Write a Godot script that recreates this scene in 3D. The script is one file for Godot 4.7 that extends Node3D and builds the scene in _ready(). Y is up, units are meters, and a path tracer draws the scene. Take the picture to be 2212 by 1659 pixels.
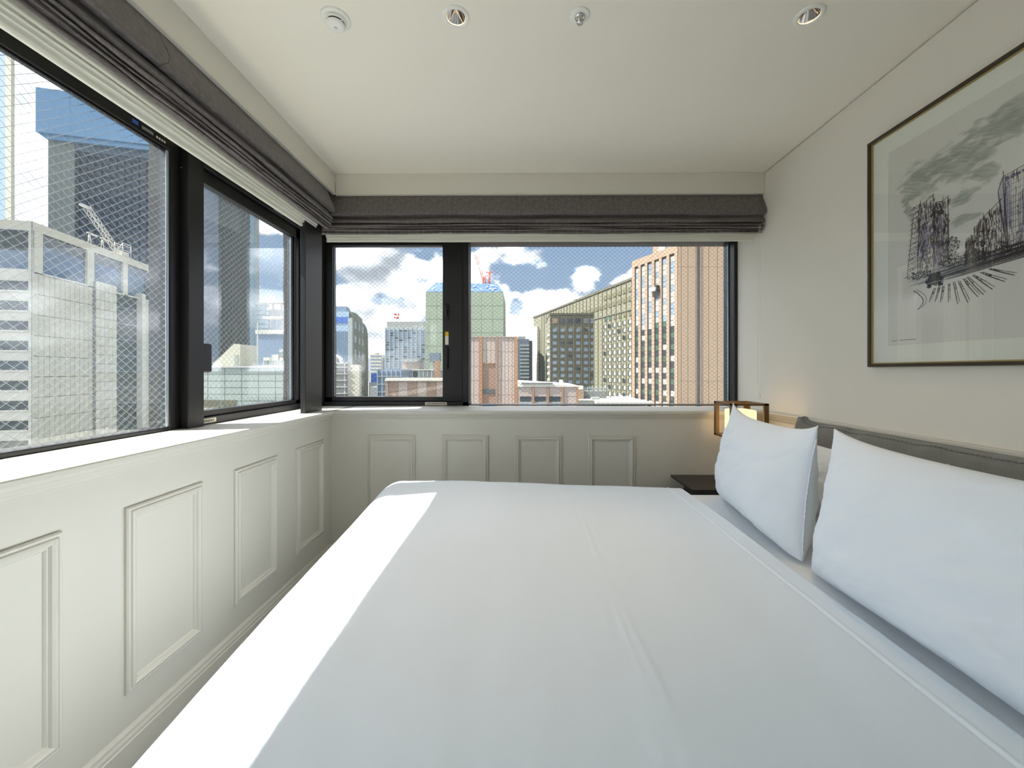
extends Node3D
# A corner hotel bedroom high above a city: windows on the left and at the back, a white bed, a headboard on the right wall.
# Metres, y up. The room floor is y = 0, the eye stands at (0, EYE, 0) and looks along -z. "depth" is -z.
const EYE := 1.19
const CEIL := 2.424
const GROUND := -34.01
const K := 35.2            # EYE - GROUND
const XL := -1.182         # face of the left wall below the window
const XR := 1.517          # face of the right wall
const DB := 2.45           # depth of the back wall below the window
const SILL := 0.9465
const SKY_AT := Vector3(5.1, 7.7, 8.2)

var M := {}
var box_mesh: BoxMesh
var names := {}
var noise := FastNoiseLite.new()


func _ready() -> void:
	camera_and_light()
	materials()
	room_shell()
	windows()
	blinds()
	bed()
	furniture()
	picture()
	ceiling_fittings()
	city()


func camera_and_light() -> void:
	var f := 850.0                     # focal length in pixels of the 2212 x 1659 frame
	var cam := Camera3D.new()
	cam.name = "camera"
	cam.projection = Camera3D.PROJECTION_FRUSTUM
	cam.near = 0.05
	cam.far = 3000.0
	cam.size = 2.0 * 829.5 / f * cam.near
	cam.frustum_offset = Vector2(-12.0, -27.5) / f * cam.near
	cam.position = Vector3(0, EYE, 0)
	cam.rotation_degrees.y = 0.4
	add_child(cam)
	cam.current = true

	var sky_mat := PanoramaSkyMaterial.new()
	sky_mat.panorama = cloud_sky(3072)
	sky_mat.energy_multiplier = 1.0
	var env := Environment.new()
	env.background_mode = Environment.BG_SKY
	env.sky = Sky.new()
	env.sky.sky_material = sky_mat
	env.tonemap_mode = Environment.TONE_MAPPER_LINEAR
	env.tonemap_exposure = 1.8
	env.sdfgi_enabled = true
	env.ssao_enabled = true
	env.ssil_enabled = true
	var we := WorldEnvironment.new()
	we.name = "surroundings"
	we.environment = env
	add_child(we)

	var sun := DirectionalLight3D.new()
	sun.name = "sun"
	sun.basis = Basis.looking_at(Vector3(1.0, -1.353, -0.20).normalized())
	sun.light_color = Color(1.0, 0.99, 0.97)
	sun.light_energy = 4.0
	sun.light_angular_distance = 0.6
	sun.shadow_enabled = true
	add_child(sun)


func cloud_sky(w: int) -> ImageTexture:
	# broken fair-weather clouds all round: two layers of noise on the dome, thicker and greyer below
	var h := w / 2
	var shape := FastNoiseLite.new()
	shape.noise_type = FastNoiseLite.TYPE_SIMPLEX_SMOOTH
	shape.seed = 11
	shape.frequency = 1.0
	shape.fractal_octaves = 6
	shape.fractal_gain = 0.5
	var puff := FastNoiseLite.new()
	puff.noise_type = FastNoiseLite.TYPE_SIMPLEX_SMOOTH
	puff.seed = 5
	puff.frequency = 1.0
	puff.fractal_octaves = 3
	var data := PackedFloat32Array()
	data.resize(w * h * 3)
	for j in h:
		var el := PI * (0.5 - (j + 0.5) / h)
		var y := sin(el)
		var c := cos(el)
		for i in w:
			var o := (j * w + i) * 3
			if y < -0.02:
				data[o] = 0.42
				data[o + 1] = 0.45
				data[o + 2] = 0.46
				continue
			var az := TAU * (i + 0.5) / w
			var d := Vector3(sin(az) * c, y, -cos(az) * c)
			var p := Vector3(d.x * 3.4, d.y * 6.0, d.z * 3.4) + SKY_AT
			var n := shape.get_noise_3dv(p) + 0.15
			var q := shape.get_noise_3dv(p + Vector3(-0.06, 0.26, 0.03)) + 0.15
			var cover := smoothstep(0.0, 0.17, n)
			var lit := clampf(0.70 + (n - q) * 1.5 - maxf(0.0, n - 0.2) * 0.9 + puff.get_noise_3dv(p * 1.3) * 0.75, 0.0, 1.0)
			var up := clampf(y / 0.6, 0.0, 1.0)
			var blue := Vector3(0.31, 0.39, 0.48).lerp(Vector3(0.15, 0.25, 0.40), pow(up, 0.5))
			var cloud := Vector3(0.32, 0.36, 0.40).lerp(Vector3(2.7, 2.86, 3.08), pow(lit, 2.0))
			var s := blue.lerp(cloud, cover)
			data[o] = s.x
			data[o + 1] = s.y
			data[o + 2] = s.z
	var im := Image.create_from_data(w, h, false, Image.FORMAT_RGBF, data.to_byte_array())
	return ImageTexture.create_from_image(im)


# ------------------------------------------------------------------ helpers
func numbered(called: String) -> String:
	if not names.has(called):
		names[called] = 0
		return called
	names[called] += 1
	return "%s_%03d" % [called, names[called]]


func thing(called: String, label: String, category: String, at := Vector3.ZERO, group := "", kind := "") -> Node3D:
	var o := Node3D.new()
	o.name = numbered(called)
	add_child(o)
	o.position = at
	tag(o, label, category, group, kind)
	return o


func tag(o: Node, label: String, category: String, group := "", kind := "") -> void:
	o.set_meta("label", label)
	o.set_meta("category", category)
	if group:
		o.set_meta("group", group)
	if kind:
		o.set_meta("kind", kind)


func part(parent: Node, called: String, mesh: Mesh, m: Material, at := Vector3.ZERO) -> MeshInstance3D:
	var o := MeshInstance3D.new()
	o.name = called
	o.mesh = mesh
	o.material_override = m
	o.position = at
	parent.add_child(o, true)
	return o


func bx(parent: Node, called: String, lo: Vector3, hi: Vector3, m: Material) -> MeshInstance3D:
	# a box between two corners, sharing one mesh with all others
	var o := part(parent, called, box_mesh, m, (lo + hi) / 2.0)
	o.scale = (hi - lo).abs()
	return o


func rb(parent: Node, called: String, lo: Vector3, hi: Vector3, m: Material, bevel := 0.003) -> MeshInstance3D:
	return part(parent, called, chamfered((hi - lo).abs(), bevel), m, (lo + hi) / 2.0)


func new_st() -> SurfaceTool:
	var st := SurfaceTool.new()
	st.begin(Mesh.PRIMITIVE_TRIANGLES)
	return st


func flat(st: SurfaceTool) -> ArrayMesh:
	st.generate_normals()
	return st.commit()


func quad(st: SurfaceTool, a: Vector3, b: Vector3, c: Vector3, d: Vector3) -> void:
	# counter-clockwise seen from outside
	for v in [a, c, b, a, d, c]:
		st.add_vertex(v)


func out_face(st: SurfaceTool, pts: Array, from := Vector3.ZERO) -> void:
	var mid := Vector3.ZERO
	for p in pts:
		mid += p
	mid /= pts.size()
	var n: Vector3 = (pts[1] - pts[0]).cross(pts[2] - pts[0])
	if n.dot(mid - from) < 0.0:
		pts.reverse()
	for i in range(1, pts.size() - 1):
		for v in [pts[0], pts[i + 1], pts[i]]:
			st.add_vertex(v)


func chamfered(size: Vector3, b: float) -> ArrayMesh:
	var st := new_st()
	st.set_smooth_group(-1)
	add_chamfered(st, Vector3.ZERO, size, b)
	return flat(st)


func add_chamfered(st: SurfaceTool, at: Vector3, size: Vector3, b: float) -> void:
	var h := size / 2.0
	b = minf(b, h[h.min_axis_index()] * 0.9)
	var corner := func(s: Vector3, axis: int) -> Vector3:
		var p := Vector3(s.x * (h.x - b), s.y * (h.y - b), s.z * (h.z - b))
		p[axis] = s[axis] * h[axis]
		return at + p
	for axis in 3:
		var u := (axis + 1) % 3
		var v := (axis + 2) % 3
		for sa in [-1.0, 1.0]:
			var pts := []
			for k in [[-1.0, -1.0], [1.0, -1.0], [1.0, 1.0], [-1.0, 1.0]]:
				var s := Vector3.ZERO
				s[axis] = sa
				s[u] = k[0]
				s[v] = k[1]
				pts.append(corner.call(s, axis))
			out_face(st, pts, at)
			for su in [-1.0, 1.0]:
				var s0 := Vector3.ZERO
				s0[axis] = sa
				s0[u] = su
				s0[v] = -1.0
				var s1 := s0
				s1[v] = 1.0
				out_face(st, [corner.call(s0, axis), corner.call(s1, axis), corner.call(s1, u), corner.call(s0, u)], at)
	for sx in [-1.0, 1.0]:
		for sy in [-1.0, 1.0]:
			for sz in [-1.0, 1.0]:
				var s := Vector3(sx, sy, sz)
				out_face(st, [corner.call(s, 0), corner.call(s, 1), corner.call(s, 2)], at)


func add_box(st: SurfaceTool, lo: Vector3, hi: Vector3) -> void:
	var a := lo.min(hi)
	var b := lo.max(hi)
	var p := [Vector3(a.x, a.y, a.z), Vector3(b.x, a.y, a.z), Vector3(b.x, b.y, a.z), Vector3(a.x, b.y, a.z), Vector3(a.x, a.y, b.z), Vector3(b.x, a.y, b.z), Vector3(b.x, b.y, b.z), Vector3(a.x, b.y, b.z)]
	for f in [[4, 5, 6, 7], [1, 0, 3, 2], [5, 1, 2, 6], [0, 4, 7, 3], [7, 6, 2, 3], [0, 1, 5, 4]]:
		quad(st, p[f[0]], p[f[1]], p[f[2]], p[f[3]])


func add_bar(st: SurfaceTool, a: Vector3, b: Vector3, r: float, sides := 4) -> void:
	# a straight rod
	var t := (b - a).normalized()
	var u := t.cross(Vector3.UP if absf(t.y) < 0.9 else Vector3.RIGHT).normalized()
	var v := t.cross(u)
	for i in sides:
		var p := TAU * i / sides
		var q := TAU * (i + 1) / sides
		var e := (u * cos(p) + v * sin(p)) * r
		var g := (u * cos(q) + v * sin(q)) * r
		quad(st, a + e, a + g, b + g, b + e)
		for tri in [[a, a + g, a + e], [b, b + e, b + g]]:
			for w in [tri[0], tri[2], tri[1]]:
				st.add_vertex(w)


func lathe(profile: Array, n := 40) -> ArrayMesh:
	# profile of (radius, height), outside on the right hand going up
	var rows := []
	for i in n + 1:
		var a := -TAU * i / n
		var row := []
		for p in profile:
			row.append(Vector3(p.x * cos(a), p.y, p.x * sin(a)))
		rows.append(row)
	return sheet(rows)


func sheet(rows: Array, with_uv := false) -> ArrayMesh:
	# a smooth surface through rows of points
	var st := new_st()
	add_sheet(st, rows, with_uv)
	st.generate_normals()
	return st.commit()


func add_sheet(st: SurfaceTool, rows: Array, with_uv := false, group := 0) -> void:
	st.set_smooth_group(group)
	var nr := rows.size()
	var nc: int = rows[0].size()
	for i in nr - 1:
		for j in nc - 1:
			for k in [[0, 0], [1, 1], [1, 0], [0, 0], [0, 1], [1, 1]]:
				if with_uv:
					st.set_uv(Vector2(float(i + k[0]) / (nr - 1), float(j + k[1]) / (nc - 1)))
				st.add_vertex(rows[i + k[0]][j + k[1]])


func extruded(profile: PackedVector2Array, a: Vector3, b: Vector3, out_dir: Vector3, smooth := false) -> ArrayMesh:
	# a closed profile of (out, up) swept from a to b, with ends
	var st := new_st()
	var mid := Vector3.ZERO
	var area := 0.0
	var n := profile.size()
	for i in n:
		area += profile[i].cross(profile[(i + 1) % n])
	var pr := profile.duplicate()
	var flip := out_dir.cross(Vector3.UP).dot(b - a) > 0.0
	if (area > 0.0) != flip:
		pr.reverse()
	var at := func(base: Vector3, p: Vector2) -> Vector3: return base + out_dir * p.x + Vector3.UP * p.y
	for i in n:
		st.set_smooth_group(0 if smooth else -1)
		var p := pr[i]
		var q := pr[(i + 1) % n]
		quad(st, at.call(a, p), at.call(a, q), at.call(b, q), at.call(b, p))
	st.set_smooth_group(-1)
	var tris := Geometry2D.triangulate_polygon(pr)
	for k in range(0, tris.size(), 3):
		var t := [pr[tris[k]], pr[tris[k + 1]], pr[tris[k + 2]]]
		for pt in [t[0], t[1], t[2]]:
			st.add_vertex(at.call(a, pt))
		for pt in [t[0], t[2], t[1]]:
			st.add_vertex(at.call(b, pt))
	return flat(st)


func rect_frame(w: float, h: float, profile: Array) -> ArrayMesh:
	# a mitred frame in the xy plane, centred; profile of (inset from the outer edge, height)
	var st := new_st()
	st.set_smooth_group(-1)
	for i in profile.size() - 1:
		var p: Vector2 = profile[i]
		var q: Vector2 = profile[i + 1]
		var ring := func(e: Vector2) -> Array:
			var x := w / 2.0 - e.x
			var y := h / 2.0 - e.x
			return [Vector3(-x, -y, e.y), Vector3(x, -y, e.y), Vector3(x, y, e.y), Vector3(-x, y, e.y)]
		var a: Array = ring.call(p)
		var b: Array = ring.call(q)
		for k in 4:
			quad(st, a[k], a[(k + 1) % 4], b[(k + 1) % 4], b[k])
	return flat(st)


# ------------------------------------------------------------------ materials
func mt(key: String, c: Color, rough := 0.7, metal := 0.0) -> StandardMaterial3D:
	var m := StandardMaterial3D.new()
	m.resource_name = key
	m.albedo_color = c
	m.roughness = rough
	m.metallic = metal
	M[key] = m
	return m


func rgb8(r: int, g: int, b: int) -> Color:
	return Color(r / 255.0, g / 255.0, b / 255.0)


func noise_tex(frequency: float, size := 256, octaves := 4, sd := 1) -> NoiseTexture2D:
	var t := NoiseTexture2D.new()
	t.width = size
	t.height = size
	t.seamless = true
	t.noise = FastNoiseLite.new()
	t.noise.frequency = frequency
	t.noise.fractal_octaves = octaves
	t.noise.seed = sd
	return t


func relief(m: StandardMaterial3D, t: Texture2D, depth_cm: float, scale: float) -> void:
	m.heightmap_enabled = true
	m.heightmap_texture = t
	m.heightmap_scale = depth_cm
	m.uv1_triplanar = true
	m.uv1_world_triplanar = true
	m.uv1_scale = Vector3.ONE * scale


func tinted(m: StandardMaterial3D, frequency: float, lo: Color, hi: Color, scale: float, sd := 3, octaves := 4) -> void:
	var t := noise_tex(frequency, 256, octaves, sd)
	var g := Gradient.new()
	g.set_color(0, lo)
	g.set_color(1, hi)
	t.color_ramp = g
	m.albedo_color = Color.WHITE
	m.albedo_texture = t
	m.uv1_triplanar = true
	m.uv1_world_triplanar = true
	m.uv1_scale = Vector3.ONE * scale


func materials() -> void:
	box_mesh = BoxMesh.new()
	var fine := noise_tex(0.12, 256, 3, 2)
	var weave := noise_tex(0.35, 256, 2, 9)
	mt("paint", rgb8(208, 204, 192), 0.5)
	mt("ceiling_paint", rgb8(244, 240, 226), 0.85)
	mt("fascia_paint", rgb8(226, 222, 210), 0.6)
	relief(mt("wallpaper", rgb8(232, 228, 216), 0.8), fine, 0.03, 6.0)
	tinted(mt("carpet", Color.WHITE, 1.0), 0.06, rgb8(52, 53, 56), rgb8(168, 166, 162), 3.0)
	mt("taupe", rgb8(128, 118, 106), 0.7)
	mt("black_frame", rgb8(20, 20, 21), 0.38, 0.0)
	mt("black_gloss", rgb8(14, 14, 15), 0.25)
	mt("bead", rgb8(178, 190, 200), 0.3, 0.6)
	mt("sticker", rgb8(226, 222, 205), 0.6)
	mt("sticker_print", rgb8(120, 116, 104), 0.7)
	mt("yellow", rgb8(222, 178, 30), 0.5)
	mt("blue_print", rgb8(60, 100, 190), 0.5)
	mt("wire", rgb8(150, 156, 160), 0.4, 0.5)
	var g := mt("glass", Color(0.75, 0.85, 0.85, 0.03), 0.0)
	g.transparency = BaseMaterial3D.TRANSPARENCY_ALPHA
	var pg := mt("picture_glass", Color(0.9, 0.95, 0.93, 0.0), 0.0)
	pg.transparency = BaseMaterial3D.TRANSPARENCY_ALPHA
	var dv := mt("dark_velvet", rgb8(84, 79, 77), 0.9)
	tinted(dv, 0.03, rgb8(88, 82, 80), rgb8(124, 117, 114), 5.0, 4)
	dv.rim_enabled = true
	dv.rim = 0.5
	dv.rim_tint = 0.6
	var sh := mt("sheer", rgb8(236, 236, 224), 0.9)
	sh.backlight_enabled = true
	sh.backlight = Color(0.75, 0.75, 0.7)
	var ln := mt("linen", rgb8(235, 245, 254), 0.85)
	relief(ln, weave, 0.012, 20.0)
	var pc := mt("pillowcase", rgb8(238, 245, 251), 0.85)
	relief(pc, weave, 0.012, 20.0)
	mt("sheet_cotton", rgb8(240, 244, 247), 0.85)
	var up := mt("grey_felt", rgb8(112, 112, 108), 0.95)
	tinted(up, 0.25, rgb8(92, 92, 89), rgb8(158, 158, 152), 6.0, 8)
	up.rim_enabled = true
	up.rim = 0.4
	mt("black_wood", rgb8(34, 33, 32), 0.35)
	mt("bronze", rgb8(126, 98, 62), 0.4, 0.55)
	var ls := mt("lamp_shade", rgb8(250, 236, 205), 0.9)
	ls.emission_enabled = true
	ls.emission = rgb8(255, 226, 170)
	ls.emission_energy_multiplier = 0.6
	var bulb := mt("bulb_glow", rgb8(255, 230, 180), 0.4)
	bulb.emission_enabled = true
	bulb.emission = rgb8(255, 205, 130)
	bulb.emission_energy_multiplier = 1.5
	mt("chrome", rgb8(215, 215, 215), 0.06, 1.0)
	mt("white_plastic", rgb8(244, 244, 238), 0.4)
	mt("dark_slot", rgb8(30, 30, 28), 0.7)
	var cp := mt("clear_plastic", Color(0.9, 0.95, 0.95, 0.12), 0.1)
	cp.transparency = BaseMaterial3D.TRANSPARENCY_ALPHA
	var pf := mt("frame_wood", Color.WHITE, 0.4)
	tinted(pf, 0.05, rgb8(28, 24, 18), rgb8(84, 68, 44), 12.0, 6)
	mt("gilt", rgb8(176, 158, 104), 0.4, 0.5)
	mt("mat_board", rgb8(226, 229, 218), 0.9)
	# the city
	mt("asphalt", rgb8(96, 97, 98), 0.95)
	mt("beige_stone", rgb8(175, 171, 155), 0.85)
	mt("beige_stone_dull", rgb8(170, 167, 151), 0.85)
	mt("beige_light", rgb8(182, 179, 167), 0.85)
	mt("joint", rgb8(120, 122, 116), 0.9)
	mt("city_glass", rgb8(66, 86, 108), 0.12)
	mt("city_glass_dark", rgb8(44, 52, 58), 0.15)
	mt("city_glass_light", rgb8(134, 140, 136), 0.3)
	mt("city_glass_green", rgb8(60, 78, 70), 0.15)
	mt("city_glass_blue", rgb8(104, 120, 134), 0.12)
	mt("louvre_grey", rgb8(90, 94, 93), 0.7)
	mt("slate", rgb8(88, 98, 112), 0.6)
	mt("slate_rib", rgb8(66, 70, 80), 0.6)
	mt("concrete", rgb8(140, 147, 146), 0.85)
	mt("concrete_dark", rgb8(132, 134, 128), 0.85)
	mt("net_blue", rgb8(122, 158, 190), 0.8)
	mt("tarp_blue", rgb8(46, 84, 156), 0.6)
	mt("tarp_white", rgb8(205, 215, 225), 0.6)
	mt("net_green", rgb8(134, 145, 125), 0.9)
	mt("net_green_seam", rgb8(123, 134, 116), 0.9)
	mt("teal_glass", rgb8(120, 150, 158), 0.2)
	mt("dark_rib", rgb8(62, 68, 72), 0.6)
	mt("blue_grey", rgb8(136, 156, 174), 0.4)
	mt("blue_grey_dark", rgb8(100, 118, 138), 0.5)
	mt("tan", rgb8(123, 103, 85), 0.85)
	mt("tan_panel", rgb8(151, 130, 107), 0.85)
	mt("tan_joint", rgb8(92, 72, 52), 0.9)
	mt("pink_beige", rgb8(147, 132, 122), 0.85)
	mt("pink_panel", rgb8(156, 142, 132), 0.85)
	mt("brown_pier", rgb8(138, 105, 77), 0.85)
	mt("brown_recess", rgb8(129, 105, 88), 0.85)
	mt("olive_stone", rgb8(98, 97, 80), 0.9)
	mt("olive_joint", rgb8(74, 72, 58), 0.9)
	mt("olive_louvre", rgb8(76, 74, 52), 0.9)
	mt("olive_rib", rgb8(90, 83, 66), 0.9)
	mt("window_curtain", rgb8(150, 156, 150), 0.5)
	mt("sage_panel", rgb8(129, 140, 132), 0.6)
	mt("sage_joint", rgb8(104, 111, 96), 0.8)
	mt("white_metal", rgb8(164, 164, 159), 0.5)
	mt("crane_red", rgb8(196, 62, 40), 0.5)
	mt("roof_grey", rgb8(120, 120, 115), 0.9)


# ------------------------------------------------------------------ the room
func panel(parent: Node, at: Vector3, turn: float, w: float, h: float) -> void:
	var prof := [Vector2(0, 0), Vector2(0.0, 0.007), Vector2(0.004, 0.011), Vector2(0.009, 0.011), Vector2(0.011, 0.008), Vector2(0.014, 0.013), Vector2(0.020, 0.015), Vector2(0.026, 0.012), Vector2(0.030, 0.006), Vector2(0.033, 0.006), Vector2(0.036, 0.003), Vector2(0.038, 0.0)]
	var o := part(parent, "panel_moulding", rect_frame(w, h, prof), M.paint, at)
	o.rotation.y = turn


func room_shell() -> void:
	var f := thing("floor", "grey patterned carpet on the floor beside the bed", "floor", Vector3.ZERO, "", "structure")
	bx(f, "carpet", Vector3(-1.62, -0.15, -2.98), Vector3(1.72, 0, 2.4), M.carpet)

	# ceiling with round holes for the downlights
	var c := CSGBox3D.new()
	c.name = "ceiling"
	c.size = Vector3(3.4, 0.16, 5.4)
	c.position = Vector3(0.03, CEIL + 0.08, -0.29)
	c.material = M.ceiling_paint
	add_child(c)
	for p in [Vector2(-0.2236, -1.3676), Vector2(1.0017, -1.371)]:
		var cut := CSGCylinder3D.new()
		cut.name = "downlight_hole"
		cut.operation = CSGShape3D.OPERATION_SUBTRACTION
		cut.radius = 0.036
		cut.height = 0.2
		cut.sides = 40
		cut.position = Vector3(p.x, CEIL, p.y) - c.position
		c.add_child(cut)
	tag(c, "smooth off-white ceiling with round fittings", "ceiling", "", "structure")

	# left wall: parapet under the window, lintel over it, a pier behind the eye
	var wl := thing("wall_left", "off-white panelled wall under the long left window", "wall", Vector3.ZERO, "", "structure")
	bx(wl, "lower_wall", Vector3(-1.6, 0, -2.95), Vector3(XL, SILL - 0.02, 2.3), M.paint)
	bx(wl, "lintel", Vector3(-1.50, EYE + 0.955, -2.95), Vector3(-1.44, CEIL, 2.3), M.ceiling_paint)
	bx(wl, "pier", Vector3(-1.6, SILL - 0.02, 1.9), Vector3(XL, CEIL, 2.3), M.wallpaper)
	var z0 := -2.205
	for i in 10:
		panel(wl, Vector3(XL, (0.781 + 0.222) / 2.0, z0 + 0.4485 * i), PI / 2, 0.284, 0.559)

	var wb := thing("wall_back", "off-white panelled wall under the back window", "wall", Vector3.ZERO, "", "structure")
	bx(wb, "lower_wall", Vector3(-1.182, 0, -2.95), Vector3(XR, SILL - 0.02, -DB), M.paint)
	bx(wb, "lintel", Vector3(-1.44, EYE + 0.955, -2.95), Vector3(XR, CEIL, -2.76), M.ceiling_paint)
	for i in 4:
		panel(wb, Vector3(-0.801 + 0.456 * i, (0.792 + 0.222) / 2.0, -DB), 0.0, 0.292, 0.57)

	var wr := thing("wall_right", "pale greige papered wall behind the headboard", "wall", Vector3.ZERO, "", "structure")
	bx(wr, "papered_wall", Vector3(XR, 0, -2.95), Vector3(1.72, CEIL - 0.006, 2.3), M.wallpaper)
	# a 6 mm open reveal under the ceiling
	bx(wr, "wall_head", Vector3(XR + 0.02, CEIL - 0.006, -2.95), Vector3(1.72, CEIL, 2.3), M.wallpaper)
	var wn := thing("wall_rear", "plain pale papered wall behind the viewer", "wall", Vector3.ZERO, "", "structure")
	bx(wn, "plain_wall", Vector3(-1.6, 0, 2.3), Vector3(1.72, CEIL, 2.4), M.wallpaper)

	# window boards with an ogee under the nose; the same rail runs on along the right wall
	var nose := PackedVector2Array([Vector2(-0.3, 0), Vector2(0.040, 0), Vector2(0.043, -0.004), Vector2(0.043, -0.014), Vector2(0.040, -0.018), Vector2(0.030, -0.020), Vector2(0.029, -0.027), Vector2(0.020, -0.033), Vector2(0.016, -0.042), Vector2(0.006, -0.046), Vector2(0.005, -0.052), Vector2(0.0, -0.055), Vector2(-0.001, -0.055), Vector2(-0.001, -0.019), Vector2(-0.3, -0.019)])
	var rail := PackedVector2Array([Vector2(-0.001, 0), Vector2(0.024, 0), Vector2(0.027, -0.004), Vector2(0.027, -0.012), Vector2(0.022, -0.018), Vector2(0.019, -0.027), Vector2(0.013, -0.033), Vector2(0.011, -0.042), Vector2(0.004, -0.046), Vector2(0.003, -0.052), Vector2(-0.001, -0.055)])
	var t1 := part(self, "trim_1", extruded(nose, Vector3(XL, SILL, -2.40), Vector3(XL, SILL, 1.9), Vector3.RIGHT), M.paint)
	tag(t1, "deep white window board under the left window", "window sill", "", "structure")
	var t2 := part(self, "trim_2", extruded(nose, Vector3(-1.18, SILL, -DB), Vector3(XR, SILL, -DB), Vector3.BACK), M.paint)
	tag(t2, "deep white window board under the back window", "window sill", "", "structure")
	bx(t1, "corner_board", Vector3(-1.48, SILL - 0.019, -2.78), Vector3(-1.139, SILL, -2.40), M.paint)
	var t3 := part(self, "trim_3", extruded(rail, Vector3(XR, SILL, -DB), Vector3(XR, SILL, 2.3), Vector3.LEFT), M.paint)
	tag(t3, "white chair rail moulding along the right wall above the headboard", "moulding", "", "structure")

	# fascias that hide the heads of the blinds
	var t4 := part(self, "trim_4", chamfered(Vector3(0.014, 0.127, 4.75), 0.002), M.fascia_paint, Vector3(-1.162, CEIL - 0.0635, -2.45 + 2.375))
	tag(t4, "pale fascia board above the left blind", "fascia", "", "structure")
	var t5 := part(self, "trim_5", chamfered(Vector3(2.672, 0.127, 0.014), 0.002), M.fascia_paint, Vector3(0.181, CEIL - 0.0635, -2.457))
	tag(t5, "pale fascia board above the back blind", "fascia", "", "structure")
	bx(t4, "lip", Vector3(-0.010, -0.0685, -2.375), Vector3(0.010, -0.0635, 2.375), M.fascia_paint)
	bx(t5, "lip", Vector3(-1.336, -0.0685, -0.010), Vector3(1.336, -0.0635, 0.010), M.fascia_paint)
	var base := PackedVector2Array([Vector2(-0.001, 0), Vector2(0.017, 0), Vector2(0.017, 0.082), Vector2(0.014, 0.086), Vector2(0.014, 0.094), Vector2(0.010, 0.102), Vector2(0.009, 0.110), Vector2(0.004, 0.118), Vector2(-0.001, 0.120)])
	var b1 := part(self, "baseboard_left", extruded(base, Vector3(XL, 0, -DB), Vector3(XL, 0, 2.3), Vector3.RIGHT), M.paint)
	tag(b1, "white moulded skirting along the left wall", "baseboard", "", "structure")
	var b2 := part(self, "baseboard_back", extruded(base, Vector3(XL, 0, -DB), Vector3(XR, 0, -DB), Vector3.BACK), M.paint)
	tag(b2, "white moulded skirting along the back wall", "baseboard", "", "structure")
	var b3 := part(self, "baseboard_right", extruded(base, Vector3(XR, 0, -DB), Vector3(XR, 0, 2.3), Vector3.LEFT), M.paint)
	tag(b3, "white moulded skirting along the right wall", "baseboard", "", "structure")


func wire_mesh(w: float, h: float) -> ArrayMesh:
	# the crossed wires cast into fire glass, in the xy plane from 0,0 to w,h
	var st := new_st()
	st.set_smooth_group(-1)
	var px := 0.034
	var py := 0.029
	var n := int(ceil(w / px + h / py))
	for fam in 2:
		for i in n:
			# x / px + y / py = i + 0.5, mirrored for the second family
			var c := i + 0.5
			var pts := []
			var x0 := maxf(0.0, (c - h / py) * px)
			var x1 := minf(w, c * px)
			if x1 - x0 < 0.004:
				continue
			var a := Vector2(x0, (c - x0 / px) * py)
			var b := Vector2(x1, (c - x1 / px) * py)
			if fam == 1:
				a.x = w - a.x
				b.x = w - b.x
			add_bar(st, Vector3(a.x, a.y, 0), Vector3(b.x, b.y, 0), 0.0007, 4)
	return flat(st)


func pane(parent: Node, at: Vector3, turn: float, w: float, h: float) -> void:
	# wired glass: 6.8 mm thick, wires in the middle
	var g := part(parent, "glass", chamfered(Vector3(w, h, 0.0068), 0.0005), M.glass, at)
	g.rotation.y = turn
	var wm := part(g, "wire_mesh", wire_mesh(w, h), M.wire, Vector3(-w / 2, -h / 2, 0))
	wm.set_meta("kind", "stuff")


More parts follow.
